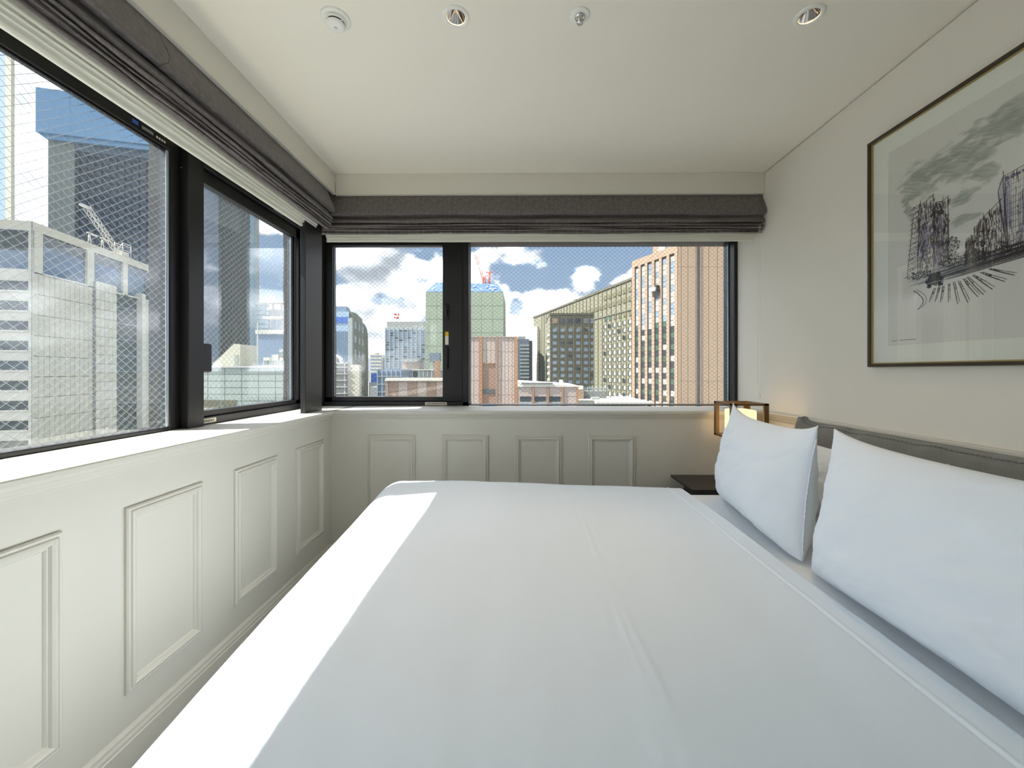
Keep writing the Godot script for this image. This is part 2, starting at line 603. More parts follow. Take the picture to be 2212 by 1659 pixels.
func windows() -> void:
	var e := EYE
	# 1: long fixed light on the left, glass at x = -1.455
	var w1 := thing("window_1", "large fixed wired-glass window on the left with black frame", "window", Vector3(0, 0, 0), "", "structure")
	rb(w1, "bottom_rail", Vector3(-1.53, SILL, -1.61), Vector3(-1.44, e - 0.228, 0.6), M.black_frame)
	rb(w1, "top_rail", Vector3(-1.475, e + 0.905, -1.61), Vector3(-1.435, e + 0.96, 0.6), M.black_frame)
	rb(w1, "stile", Vector3(-1.53, SILL, -1.656), Vector3(-1.44, e + 0.96, -1.606), M.black_frame)
	rb(w1, "stile", Vector3(-1.53, SILL, 0.55), Vector3(-1.44, e + 0.96, 0.6), M.black_frame)
	rb(w1, "glazing_bead", Vector3(-1.4495, e - 0.228, -1.606), Vector3(-1.4415, e + 0.905, -1.594), M.bead)
	rb(w1, "glazing_bead", Vector3(-1.4495, e + 0.8985, -1.59), Vector3(-1.4435, e + 0.905, 0.55), M.black_gloss)
	pane(w1, Vector3(-1.455, e + 0.339, -0.525), PI / 2, 2.16, 1.135)
	# 5: the next fixed light along, behind the eye
	var w5 := thing("window_5", "fixed wired-glass window on the left behind the viewer", "window", Vector3.ZERO, "", "structure")
	rb(w5, "bottom_rail", Vector3(-1.53, SILL, 0.6), Vector3(-1.44, e - 0.228, 1.9), M.black_frame)
	rb(w5, "top_rail", Vector3(-1.475, e + 0.905, 0.6), Vector3(-1.435, e + 0.96, 1.9), M.black_frame)
	rb(w5, "stile", Vector3(-1.53, SILL, 0.6), Vector3(-1.44, e + 0.96, 0.65), M.black_frame)
	rb(w5, "stile", Vector3(-1.53, SILL, 1.85), Vector3(-1.44, e + 0.96, 1.9), M.black_frame)
	pane(w5, Vector3(-1.455, e + 0.339, 1.25), PI / 2, 1.20, 1.135)
	# small maker's stickers on the top rail
	bx(w1, "maker_sticker", Vector3(-1.4352, e + 0.922, -1.468), Vector3(-1.4343, e + 0.936, -1.445), M.blue_print)
	bx(w1, "maker_sticker", Vector3(-1.4352, e + 0.921, -1.528), Vector3(-1.4343, e + 0.933, -1.482), M.concrete_dark)
	for k in 4:
		bx(w1, "maker_mark", Vector3(-1.4352, e + 0.921, -1.548 - 0.011 * k), Vector3(-1.4343, e + 0.929, -1.541 - 0.011 * k), M.sticker)

	# the post between the two left windows
	var post := thing("trim_6", "black metal post between the two left windows", "post", Vector3.ZERO, "", "structure")
	rb(post, "post_cover", Vector3(-1.53, SILL, -1.74), Vector3(-1.405, e + 0.955, -1.656), M.black_frame)
	rb(post, "screw", Vector3(-1.4375, e + 0.86, -1.6565), Vector3(-1.4325, e + 0.865, -1.6545), M.bead, 0.0005)

	# 2: opening sash on the left next to the corner
	var w2 := thing("window_2", "black framed wired-glass sash on the left beside the corner", "window", Vector3.ZERO, "", "structure")
	rb(w2, "frame_sill", Vector3(-1.53, SILL, -2.62), Vector3(-1.43, SILL + 0.034, -1.74), M.black_frame)
	rb(w2, "frame_head", Vector3(-1.50, e + 0.925, -2.62), Vector3(-1.43, e + 0.96, -1.74), M.black_frame)
	rb(w2, "frame_jamb", Vector3(-1.53, SILL, -2.64), Vector3(-1.43, e + 0.96, -2.585), M.black_frame)
	rb(w2, "sash_rail", Vector3(-1.505, SILL + 0.034, -2.585), Vector3(-1.45, e - 0.183, -1.74), M.black_frame)
	rb(w2, "sash_rail", Vector3(-1.492, e + 0.865, -2.585), Vector3(-1.45, e + 0.925, -1.74), M.black_frame)
	rb(w2, "sash_stile", Vector3(-1.505, SILL + 0.034, -2.585), Vector3(-1.45, e + 0.925, -2.533), M.black_frame)
	rb(w2, "sash_stile", Vector3(-1.505, SILL + 0.034, -1.79), Vector3(-1.45, e + 0.925, -1.74), M.black_frame)
	rb(w2, "glazing_bead", Vector3(-1.478, e - 0.183, -2.533), Vector3(-1.47, e + 0.865, -2.512), M.bead)
	pane(w2, Vector3(-1.480, e + 0.341, -2.16), PI / 2, 0.75, 1.05)
	rb(w2, "sash_handle", Vector3(-1.45, e - 0.005, -1.80), Vector3(-1.415, e + 0.125, -1.742), M.black_gloss, 0.006)
	var s2 := bx(w2, "safety_sticker", Vector3(-1.4303, SILL + 0.007, -1.84), Vector3(-1.4293, SILL + 0.028, -1.742), M.sticker)
	for k in 8:
		bx(w2, "sticker_print", Vector3(-1.4296, SILL + 0.012 + 0.002 * (k % 2), -1.755 - 0.01 * k), Vector3(-1.4288, SILL + 0.022, -1.749 - 0.01 * k), M.sticker_print)
	bx(w2, "maker_mark", Vector3(-1.4303, e + 0.935, -2.36), Vector3(-1.4293, e + 0.945, -2.27), M.concrete_dark)

	# the free-standing black cover in the corner, and the corner mullion behind it
	var post2 := thing("trim_7", "slim black metal column cover standing on the sill in the corner", "post", Vector3.ZERO, "", "structure")
	rb(post2, "column_cover", Vector3(-1.263, SILL, -2.44), Vector3(-1.2335, CEIL - 0.02, -2.25), M.black_frame, 0.002)
	var post3 := thing("trim_8", "black corner mullion where the left and back windows meet", "post", Vector3.ZERO, "", "structure")
	rb(post3, "mullion", Vector3(-1.60, SILL - 0.02, -2.95), Vector3(-1.43, CEIL, -2.64), M.black_frame)

	# 3: sliding sash at the back, left half
	var w3 := thing("window_3", "black framed sliding wired-glass sash in the back wall beside the corner", "window", Vector3.ZERO, "", "structure")
	rb(w3, "frame_sill", Vector3(-1.43, SILL, -2.90), Vector3(-0.36, SILL + 0.030, -2.755), M.black_frame)
	rb(w3, "frame_head", Vector3(-1.43, e + 0.915, -2.90), Vector3(-0.36, e + 0.96, -2.755), M.black_frame)
	rb(w3, "frame_jamb", Vector3(-1.43, SILL, -2.90), Vector3(-1.385, e + 0.96, -2.755), M.black_frame)
	rb(w3, "sash_rail", Vector3(-1.385, SILL + 0.030, -2.845), Vector3(-0.36, e - 0.181, -2.785), M.black_frame)
	rb(w3, "sash_rail", Vector3(-1.385, e + 0.893, -2.845), Vector3(-0.36, e + 0.915, -2.785), M.black_frame)
	rb(w3, "sash_stile", Vector3(-1.385, SILL + 0.030, -2.845), Vector3(-1.335, e + 0.915, -2.785), M.black_frame)
	rb(w3, "sash_stile", Vector3(-0.548, SILL + 0.030, -2.845), Vector3(-0.405, e + 0.915, -2.770), M.black_frame)
	rb(w3, "glazing_bead", Vector3(-1.335, e - 0.181, -2.816), Vector3(-1.329, e + 0.893, -2.808), M.bead)
	rb(w3, "glazing_bead", Vector3(-0.554, e - 0.181, -2.816), Vector3(-0.548, e + 0.893, -2.808), M.bead)
	rb(w3, "glazing_bead", Vector3(-1.335, e + 0.887, -2.816), Vector3(-0.548, e + 0.893, -2.808), M.bead)
	pane(w3, Vector3(-0.9415, e + 0.356, -2.82), 0.0, 0.787, 1.074)
	var st := bx(w3, "safety_sticker", Vector3(-0.668, SILL + 0.006, -2.7552), Vector3(-0.515, SILL + 0.027, -2.7542), M.sticker)
	for k in 11:
		bx(w3, "sticker_print", Vector3(-0.655 + 0.0125 * k, SILL + 0.012, -2.7546), Vector3(-0.646 + 0.0125 * k, SILL + 0.020 + 0.002 * (k % 2), -2.7537), M.sticker_print)
	rb(w3, "lock", Vector3(-0.532, e + 0.36, -2.77), Vector3(-0.502, e + 0.47, -2.757), M.black_gloss, 0.004)
	rb(w3, "lock_lever", Vector3(-0.524, e + 0.395, -2.757), Vector3(-0.510, e + 0.435, -2.744), M.black_gloss, 0.004)
	bx(w3, "caution_sticker", Vector3(-0.530, e + 0.187, -2.7703), Vector3(-0.506, e + 0.248, -2.7692), M.sticker)
	bx(w3, "caution_band", Vector3(-0.530, e + 0.248, -2.7703), Vector3(-0.506, e + 0.279, -2.7692), M.yellow)
	rb(w3, "pull", Vector3(-0.527, e + 0.02, -2.77), Vector3(-0.509, e + 0.17, -2.748), M.black_gloss, 0.004)

	# 4: fixed light at the back, right half
	var w4 := thing("window_4", "wide fixed wired-glass window in the back wall beside the right wall", "window", Vector3.ZERO, "", "structure")
	rb(w4, "centre_mullion", Vector3(-0.405, SILL, -2.90), Vector3(-0.362, e + 0.96, -2.755), M.black_frame)
	rb(w4, "frame_sill", Vector3(-0.362, SILL, -2.90), Vector3(XR, SILL + 0.006, -2.79), M.black_frame, 0.002)
	rb(w4, "frame_head", Vector3(-0.362, e + 0.915, -2.90), Vector3(XR, e + 0.96, -2.755), M.black_frame)
	rb(w4, "frame_jamb", Vector3(1.492, SILL, -2.90), Vector3(XR, e + 0.96, -2.755), M.black_frame)
	rb(w4, "glazing_bead", Vector3(1.484, SILL, -2.832), Vector3(1.492, e + 0.915, -2.824), M.bead)
	rb(w4, "glazing_bead", Vector3(-0.362, SILL, -2.832), Vector3(-0.357, e + 0.915, -2.824), M.bead)
	pane(w4, Vector3(0.5635, e + 0.339, -2.84), 0.0, 1.851, 1.152)


# ------------------------------------------------------------------ blinds
func blind(parent: Node, called: String, m: Material, front: Array, back: float, origin: Vector3, along: Vector3, out_dir: Vector3, length: float, wob: float, sd: int) -> void:
	# a folded cloth: a closed profile (out, y) carried along, wavering a little
	noise.seed = sd
	noise.frequency = 1.0
	var prof := front.duplicate()
	prof.append(Vector2(back, front[-1].y + 0.004))
	prof.append(Vector2(back, front[0].y))
	var n := int(length / 0.03)
	var rows := []
	for i in n + 1:
		var s := length * i / n
		var row := []
		for j in prof.size() + 1:
			var k := j % prof.size()
			var p: Vector2 = prof[k]
			var free := clampf((front[0].y - p.y) / 0.15, 0.0, 1.0) if k < front.size() else 0.0
			var dx := noise.get_noise_2d(s * 1.6, k * 0.55) * wob * free
			var dy := noise.get_noise_2d(s * 1.1 + 40.0, k * 0.35) * wob * 0.9 * free
			row.append(origin + along * s + out_dir * (p.x + dx) + Vector3.UP * (EYE + p.y + dy))
		rows.append(row)
	var flip := along.cross(Vector3.UP).dot(out_dir) > 0.0
	if flip:
		for r in rows:
			r.reverse()
	var st := new_st()
	add_sheet(st, rows)
	st.set_smooth_group(-1)
	for e in [0, n]:
		var poly := PackedVector2Array()
		for v in rows[e]:
			poly.append(Vector2((v - origin).dot(out_dir), v.y))
		poly.remove_at(poly.size() - 1)
		var tris := Geometry2D.triangulate_polygon(poly)
		for t in tris:
			st.add_vertex(rows[e][t])
	st.generate_normals()
	part(parent, called, st.commit(), m)


func blinds() -> void:
	var dark := [Vector2(-0.022, 1.19), Vector2(-0.020, 1.11), Vector2(-0.006, 1.07), Vector2(0.012, 1.025), Vector2(0.026, 0.990), Vector2(0.030, 0.976), Vector2(0.027, 0.966), Vector2(0.014, 0.968), Vector2(-0.010, 0.974), Vector2(-0.014, 0.969), Vector2(-0.002, 0.955), Vector2(0.016, 0.938), Vector2(0.022, 0.926), Vector2(0.019, 0.919), Vector2(0.006, 0.923), Vector2(-0.012, 0.926), Vector2(-0.010, 0.920), Vector2(0.013, 0.911), Vector2(0.016, 0.906), Vector2(0.012, 0.902), Vector2(-0.010, 0.908), Vector2(-0.012, 0.903), Vector2(0.007, 0.897), Vector2(0.010, 0.892), Vector2(0.006, 0.889), Vector2(-0.014, 0.895), Vector2(-0.016, 0.890), Vector2(-0.002, 0.885), Vector2(0.001, 0.880), Vector2(-0.003, 0.877), Vector2(-0.014, 0.881), Vector2(-0.018, 0.877), Vector2(-0.012, 0.871), Vector2(-0.012, 0.866), Vector2(-0.018, 0.864)]
	var sheer := [Vector2(-0.050, 1.15), Vector2(-0.050, 0.92), Vector2(-0.046, 0.885), Vector2(-0.048, 0.878), Vector2(-0.056, 0.879), Vector2(-0.054, 0.872), Vector2(-0.055, 0.866), Vector2(-0.064, 0.868), Vector2(-0.062, 0.858), Vector2(-0.064, 0.853), Vector2(-0.072, 0.856), Vector2(-0.071, 0.846), Vector2(-0.073, 0.833), Vector2(-0.078, 0.831)]
	var a := thing("roman_blind", "dark grey velvet roman blind gathered above the left window", "blind", Vector3(-1.155, 0, -2.385), "velvet roman blinds")
	blind(a, "fabric", M.dark_velvet, dark, -0.032, Vector3(0, 0, 0), Vector3.BACK, Vector3.RIGHT, 4.2, 0.012, 3)
	# a loose thread that hangs on the cloth
	var st := new_st()
	var th := [Vector3(0.0, 2.262, 1.13), Vector3(0.014, 2.235, 1.128), Vector3(0.030, 2.20, 1.130), Vector3(0.035, 2.172, 1.14), Vector3(0.030, 2.155, 1.155), Vector3(0.021, 2.140, 1.165), Vector3(0.025, 2.120, 1.158)]
	for i in th.size() - 1:
		add_bar(st, th[i], th[i + 1], 0.0007, 5)
	part(a, "loose_thread", flat(st), M.dark_slot)
	var b := thing("roman_blind", "dark grey velvet roman blind gathered above the back window", "blind", Vector3(-1.27, 0, -2.45), "velvet roman blinds")
	blind(b, "fabric", M.dark_velvet, dark, -0.032, Vector3.ZERO, Vector3.RIGHT, Vector3.BACK, 2.775, 0.012, 9)
	var c := thing("sheer_blind", "white pleated sheer blind below the velvet over the left window", "blind", Vector3(-1.175, 0, -2.365), "white sheer blinds")
	blind(c, "fabric", M.sheer, sheer, -0.090, Vector3.ZERO, Vector3.BACK, Vector3.RIGHT, 4.18, 0.004, 5)
	var d := thing("sheer_blind", "white pleated sheer blind below the velvet over the back window", "blind", Vector3(-1.245, 0, -2.45), "white sheer blinds")
	blind(d, "fabric", M.sheer, sheer, -0.090, Vector3.ZERO, Vector3.RIGHT, Vector3.BACK, 2.735, 0.004, 6)
	# beaded pull chain by the right wall
	var ch := thing("bead_chain", "beaded pull chain of the back blind hanging by the right wall", "pull chain", Vector3(1.462, EYE, -2.415))
	st = new_st()
	var y := 0.89
	while y > -0.083:
		for s in [-1.0, 1.0]:
			var narrow := lerpf(0.0015, 0.0085, clampf((0.80 - y) / 0.75, 0.0, 1.0))
			bead(st, Vector3(s * narrow, y, 0.004 * s), 0.0022)
		y -= 0.0056
	for k in 6:
		var t := PI * (k + 0.5) / 6.0
		bead(st, Vector3(cos(t) * 0.0085, -0.085 - sin(t) * 0.009, 0), 0.0022)
	var bc := part(ch, "beads", flat(st), M.white_plastic)
	bc.set_meta("kind", "stuff")
	part(ch, "holder", chamfered(Vector3(0.012, 0.062, 0.010), 0.002), M.clear_plastic, Vector3(0, -0.135, 0))
	part(ch, "holder_screw", lathe([Vector2(0.0001, -0.002), Vector2(0.003, -0.002), Vector2(0.003, 0.002), Vector2(0.0001, 0.002)], 12), M.bead, Vector3(0, -0.155, 0.006))


func bead(st: SurfaceTool, c: Vector3, r: float) -> void:
	var p := [Vector3.RIGHT, Vector3.BACK, Vector3.LEFT, Vector3.FORWARD]
	for k in 4:
		for s in [1.0, -1.0]:
			out_face(st, [c + p[k] * r, c + p[(k + 1) % 4] * r, c + Vector3.UP * r * s], c)


# ------------------------------------------------------------------ the bed
func duvet_point(a: float, b: float) -> Vector3:
	# a runs from the foot (negative, over the edge) to the fold at the head; b from near to far side. Returns a point of the cloth.
	var near := 0.36
	var far := 1.985
	var head := 0.832
	var foot := lerpf(-0.47, -0.60, pow(clampf((b - 0.35) / 1.6, 0.0, 1.0), 0.8))
	var r := 0.115
	var ax := maxf(a, foot)
	var bz := clampf(b, near, far)
	var off := Vector2(a - ax, b - bz)
	var d := off.length()
	var dir := off / d if d > 1e-6 else Vector2.ZERO
	# cloth thickness and folds
	var puff := 0.034 * smoothstep(0.85, -0.35, ax)
	var n := noise.get_noise_2d(a * 1.3, b * 0.9) * 0.007
	n += noise.get_noise_2d(a * 5.0 + 30.0, b * 0.8) * 0.003 * smoothstep(1.9, 0.7, b)
	n += noise.get_noise_2d(a * 13.0 + 70.0, b * 1.6 + 9.0) * 0.0009
	var wander := noise.get_noise_1d(b * 1.2 + 5.0) * 0.02
	for c in [[0.232, 0.0018, 0.006], [0.256, 0.0014, 0.008], [0.205, 0.0008, 0.009], [-0.05, 0.002, 0.03], [0.52, 0.0015, 0.025]]:
		var e: float = (a - c[0] - wander) / c[2]
		n += c[1] * (0.45 + 1.1 * noise.get_noise_2d(b * 3.0, c[0] * 50.0)) * exp(-e * e) * smoothstep(0.55, 0.8, b) * smoothstep(1.85, 1.6, b)
	var seam: float = (a - 0.745) / 0.004
	n += -0.0026 * exp(-seam * seam) + 0.0022 * exp(-(seam - 2.2) * (seam - 2.2) * 0.5)
	# rounded edge towards the head
	var lip := clampf((a - (head - 0.02)) / 0.02, 0.0, 1.0)
	var top := 0.597 + puff + n - 0.026 * (1.0 - sqrt(maxf(0.0, 1.0 - lip * lip)))
	if d < 1e-6:
		return Vector3(ax, top, -bz)
	var ang := minf(d / r, PI / 2)
	var out := r * sin(ang)
	var drop := r * (1.0 - cos(ang)) + maxf(0.0, d - r * PI / 2)
	var hang := maxf(0.0, d - r * PI / 2)
	out += hang * 0.06 + noise.get_noise_2d((ax - bz) * 3.0, 3.0) * 0.02 * clampf(hang / 0.2, 0.0, 1.0)
	return Vector3(ax + dir.x * out, top - drop, -(bz + dir.y * out))


func bed() -> void:
	noise.seed = 21
	noise.frequency = 1.0
	var b := thing("bed", "low upholstered bed with grey felt headboard against the right wall", "bed", Vector3(0.4, 0, -1.18))
	part(b, "base", chamfered(Vector3(1.94, 0.24, 1.66), 0.02), M.grey_felt, Vector3(-0.0, 0.18, 0))
	var mattress := part(b, "mattress", soft_box(Vector3(1.97, 0.27, 1.70), 0.06), M.sheet_cotton, Vector3(0.0, 0.435, 0))
	for sx in [-1.0, 1.0]:
		for sz in [-1.0, 1.0]:
			part(b, "leg", lathe([Vector2(0.001, 0), Vector2(0.022, 0), Vector2(0.03, 0.07), Vector2(0.001, 0.07)], 16), M.black_wood, Vector3(sx * 0.85, 0.0, sz * 0.7))
	# headboard: a padded slab with a soft roll on top, slightly creased
	var rows := []
	var prof := [Vector2(0.0, 0.30), Vector2(-0.055, 0.30), Vector2(-0.070, 0.42), Vector2(-0.078, 0.56), Vector2(-0.082, 0.70), Vector2(-0.080, 0.80), Vector2(-0.078, 0.86), Vector2(-0.070, 0.90), Vector2(-0.052, 0.922), Vector2(-0.028, 0.930), Vector2(-0.008, 0.922), Vector2(0.0, 0.90)]
	var n := 120
	for i in n + 1:
		var t := float(i) / n
		var s := 1.88 * (t - 0.5)
		var edge := pow(absf(t - 0.5) * 2.0, 70.0)
		var row := []
		for p in prof:
			var q: Vector2 = p
			var bump := noise.get_noise_2d(s * 4.0, q.y * 6.0 - q.x * 9.0) * 0.009 + noise.get_noise_2d(s * 14.0 + q.x * 40.0, q.y * 9.0) * 0.005
			var k := 1.0 - 0.85 * edge
			row.append(Vector3(1.112 + q.x * k * (1.0 + bump * 3.0) - bump * (1.0 if q.x < -0.01 else 0.0), 0.30 + (q.y - 0.30) * (1.0 - 0.02 * edge) + bump * (1.0 if q.y > 0.5 else 0.0) + (0.03 * exp(-pow((s - 0.895) / 0.035, 2.0)) if q.y > 0.85 else 0.0), -s))
		rows.append(row)
	var st := new_st()
	add_sheet(st, rows)
	for e in [0, n]:
		for k in range(1, prof.size() - 1):
			for v in [rows[e][0], rows[e][k], rows[e][k + 1]]:
				st.add_vertex(v)
	st.generate_normals()
	part(b, "headboard", st.commit(), M.grey_felt)
	# piping along the roll
	var pipe := new_st()
	pipe.set_smooth_group(0)
	for i in n:
		add_bar(pipe, rows[i][8] + Vector3(0, 0.001, 0), rows[i + 1][8] + Vector3(0, 0.001, 0), 0.003, 6)
	part(b, "piping", flat(pipe), M.grey_felt)

	# duvet
	noise.seed = 21
	var dr := []
	var nb := 150
	# finer steps where the cloth has its pressed crease and its hem
	var along := []
	var at := -1.06
	while at < 0.832:
		along.append(at)
		at += 0.003 if at > 0.19 and at < 0.275 else (0.0016 if at > 0.728 and at < 0.768 else (0.002 if at > 0.808 else 0.0135))
	along.append(0.832)
	var na := along.size() - 1
	for i in na + 1:
		var a: float = along[i]
		var row := []
		for j in nb + 1:
			row.append(duvet_point(a, lerpf(-0.12, 2.44, float(j) / nb)))
		dr.append(row)
	# turned under at the head end
	var under := []
	for v in dr[na]:
		under.append(v + Vector3(-0.05, -0.004, 0))
	dr.append(under)
	var du := thing("duvet", "smooth white duvet spread over the whole bed", "duvet", Vector3.ZERO)
	part(du, "cover", sheet(dr), M.linen)

	# pillows: two in front, two leaning behind them
	pillow("white pillow with a pointed corner standing at the far side of the bed", Vector3(0.945, 0.572, -1.60), 0.69, 0.43, 0.21, 6.0, -8.0, 2, 0.04)
	pillow("large white pillow at the near side of the bed, cut by the picture edge", Vector3(0.892, 0.572, -0.845), 0.74, 0.43, 0.20, 9.0, 0.0, 7, 0.02)
	pillow("white pillow behind the far front pillow, against the headboard", Vector3(1.16, 0.572, -1.58), 0.68, 0.33, 0.17, 14.0, -3.0, 13, 0.02)
	pillow("white pillow behind the near front pillow, against the headboard", Vector3(1.16, 0.572, -0.82), 0.68, 0.34, 0.17, 14.0, 0.0, 17, 0.02)


func soft_box(size: Vector3, r: float) -> ArrayMesh:
	# a box with well rounded edges, from a grid on each side
	var st := new_st()
	st.set_smooth_group(0)
	var h := size / 2.0
	var n := 12
	for axis in 3:
		var u := (axis + 1) % 3
		var v := (axis + 2) % 3
		for s in [-1.0, 1.0]:
			var rows := []
			for i in n + 1:
				var row := []
				for j in n + 1:
					var p := Vector3.ZERO
					p[axis] = s * h[axis]
					p[u] = lerpf(-h[u], h[u], smoothstep(0.0, 1.0, float(i) / n))
					p[v] = lerpf(-h[v], h[v], smoothstep(0.0, 1.0, float(j) / n)) * s
					var inner := p.clamp(-h + Vector3.ONE * r, h - Vector3.ONE * r)
					var d := p - inner
					row.append(inner + d.normalized() * minf(d.length(), r) if d.length() > 1e-6 else p)
				rows.append(row)
			add_sheet(st, rows)
	st.generate_normals()
	return st.commit()


func pillow(label: String, foot: Vector3, length: float, height: float, thick: float, lean: float, turn: float, sd: int, peak: float) -> void:
	# local: x runs along the bed head (far side is +x), y up, z is the thickness; stands on its long edge and leans to the wall
	var o := thing("pillow", label, "pillow", foot, "white pillows")
	noise.seed = sd
	noise.frequency = 1.0
	var n := 44
	var st := new_st()
	for side in [1.0, -1.0]:
		var rows := []
		for i in n + 1:
			var u := -1.0 + 2.0 * i / n
			u = sin(u * PI / 2) * 0.6 + u * 0.4
			var row := []
			for j in n + 1:
				var v := -1.0 + 2.0 * j / n
				v = sin(v * PI / 2) * 0.6 + v * 0.4
				var x := u * length / 2 * (1.0 - 0.055 * (1.0 - v * v))
				var y := v * height / 2 * (1.0 - 0.075 * (1.0 - u * u))
				if v > 0.0:
					y += peak * pow(v, 3.0) * pow(maxf(u, 0.0), 5.0) + peak * 0.5 * pow(v, 3.0) * pow(maxf(-u, 0.0), 7.0)
				var t := pow(maxf(0.0, (1.0 - pow(absf(u), 3.2)) * (1.0 - pow(absf(v), 2.6))), 0.62)
				var sag := 1.0 + 0.28 * -v
				var z: float = side * thick / 2 * t * sag
				# creases running in from the edges and corners
				var rim := 1.0 - (1.0 - absf(u)) * (1.0 - absf(v))
				var w := noise.get_noise_2d(u * 2.2 + side * 9.0, v * 2.2) * 0.010 * t
				w += noise.get_noise_2d(atan2(v, u) * 3.0 + 20.0, side * 5.0 + rim) * 0.016 * rim * rim * t
				w += noise.get_noise_2d((u + v) * 7.0, (u - v) * 2.0 + side * 3.0) * 0.003 * t
				var ridge := 1.0 - absf(noise.get_noise_2d((u * 0.8 + v) * 2.6 + 4.0, (u - v) * 0.9))
				w += pow(ridge, 22.0) * 0.006 * rim * t
				z += side * w
				# the foot of the pillow flattens on the mattress
				row.append(Vector3(x, maxf(y + height / 2, 0.012 + 0.006 * absf(z) / thick), z))
			rows.append(row)
		if side < 0.0:
			rows.reverse()
		add_sheet(st, rows)
	st.generate_normals()
	var p := part(o, "pillowcase", st.commit(), M.pillowcase)
	# long axis along the bed head, then lean the top towards the wall (+x)
	p.basis = Basis(Vector3.UP, deg_to_rad(turn)) * Basis(Vector3.FORWARD, deg_to_rad(lean)) * Basis(Vector3.FORWARD, Vector3.UP, Vector3.RIGHT)
	# open hem at the near end
	var hem := new_st()
	hem.set_smooth_group(0)
	for k in 20:
		var v0 := -0.9 + 1.8 * k / 20.0
		var v1 := -0.9 + 1.8 * (k + 1) / 20.0
		var q := func(v: float) -> Vector3: return Vector3(-length / 2 * (1.0 - 0.055 * (1.0 - v * v)) - 0.001, v * height / 2 * 0.985 + height / 2, 0)
		add_bar(hem, q.call(v0), q.call(v1), 0.0022, 5)
	part(p, "hem", flat(hem), M.pillowcase)


# ------------------------------------------------------------------ furniture
func furniture() -> void:
	var ns := thing("nightstand", "black wooden nightstand between the bed and the back wall", "nightstand", Vector3(1.23, 0, -2.285))
	var top := PackedVector2Array([Vector2(-0.29, 0.53), Vector2(-0.30, 0.537), Vector2(-0.30, 0.550), Vector2(0.275, 0.550), Vector2(0.275, 0.515), Vector2(-0.27, 0.515)])
	part(ns, "top", extruded(top, Vector3(0, 0, -0.155), Vector3(0, 0, 0.155), Vector3.RIGHT), M.black_wood)
	rb(ns, "body", Vector3(-0.22, 0.10, -0.145), Vector3(0.27, 0.515, 0.145), M.black_wood, 0.004)
	var dw := rb(ns, "drawer", Vector3(-0.226, 0.36, -0.14), Vector3(-0.22, 0.505, 0.14), M.black_wood, 0.002)
	rb(dw, "handle", Vector3(-0.02, 0.0, -0.05), Vector3(-0.004, 0.012, 0.05), M.bronze, 0.003)
	for s in [[-0.2, -0.13], [-0.2, 0.13], [0.25, -0.13], [0.25, 0.13]]:
		bx(ns, "leg", Vector3(s[0] - 0.015, 0, s[1] - 0.015), Vector3(s[0] + 0.015, 0.10, s[1] + 0.015), M.black_wood)

	# lamp: an open bronze cube with a lit square shade inside, on a slim stem
	var l := thing("table_lamp", "bronze cube-framed lamp with glowing cream shade on the nightstand", "lamp", Vector3(1.25, 0.55, -2.245))
	part(l, "foot", chamfered(Vector3(0.13, 0.014, 0.13), 0.003), M.bronze, Vector3(0, 0.007, 0))
	part(l, "stem", lathe([Vector2(0.008, 0.014), Vector2(0.008, 0.30)], 16), M.bronze)
	var lo := 0.264
	var hi := 0.464
	var hw := 0.10
	var t := 0.013
	for sx in [-1.0, 1.0]:
		for sz in [-1.0, 1.0]:
			# an angle section at each corner
			var prof := PackedVector2Array([Vector2(0, 0), Vector2(-2 * t, 0), Vector2(-2 * t, -0.011), Vector2(-0.011, -0.011), Vector2(-0.011, -2 * t), Vector2(0, -2 * t)])
			var st := new_st()
			st.set_smooth_group(-1)
			for k in 6:
				var p := prof[k]
				var q := prof[(k + 1) % 6]
				var a := Vector3(sx * (hw + p.x), lo, sz * (hw + p.y))
				var e := Vector3(sx * (hw + q.x), lo, sz * (hw + q.y))
				var rise := Vector3(0, hi - lo, 0)
				if sx * sz > 0.0:
					quad(st, e, a, a + rise, e + rise)
				else:
					quad(st, a, e, e + rise, a + rise)
			part(l, "upright", flat(st), M.bronze)
	for y in [lo + 0.006, hi - 0.006]:
		for s in [-1.0, 1.0]:
			part(l, "cross_bar", chamfered(Vector3(2 * hw, 0.0122, 2 * t), 0.0015), M.bronze, Vector3(0, y, s * (hw - t)))
			part(l, "cross_bar", chamfered(Vector3(2 * t, 0.0118, 2 * (hw - 2 * t)), 0.0005), M.bronze, Vector3(s * (hw - t), y, 0))
	bx(l, "carrier", Vector3(-hw, lo, -0.012), Vector3(hw, lo + 0.006, 0.012), M.bronze)
	part(l, "shade", soft_box(Vector3(0.122, 0.152, 0.122), 0.010), M.lamp_shade, Vector3(0, 0.348, 0))
	var o := OmniLight3D.new()
	o.name = "lamp_light"
	o.position = Vector3(0, 0.348, 0)
	o.light_color = rgb8(255, 205, 140)
	o.light_energy = 0.008
	o.light_size = 0.05
	o.omni_range = 8.0
	o.omni_attenuation = 2.0
	o.shadow_enabled = true
	l.add_child(o)


# ------------------------------------------------------------------ the framed drawing
var ink: Image
var pen := RandomNumberGenerator.new()
const PPM := 1000.0        # pixels per metre of the print
const PW := 1.08
const PH := 0.791


func blot(x: float, y: float, c: Color, a: float) -> void:
	var i := int(x)
	var j := int(y)
	if i < 0 or j < 0 or i >= ink.get_width() or j >= ink.get_height():
		return
	ink.set_pixel(i, j, ink.get_pixel(i, j).lerp(c, clampf(a, 0.0, 1.0)))


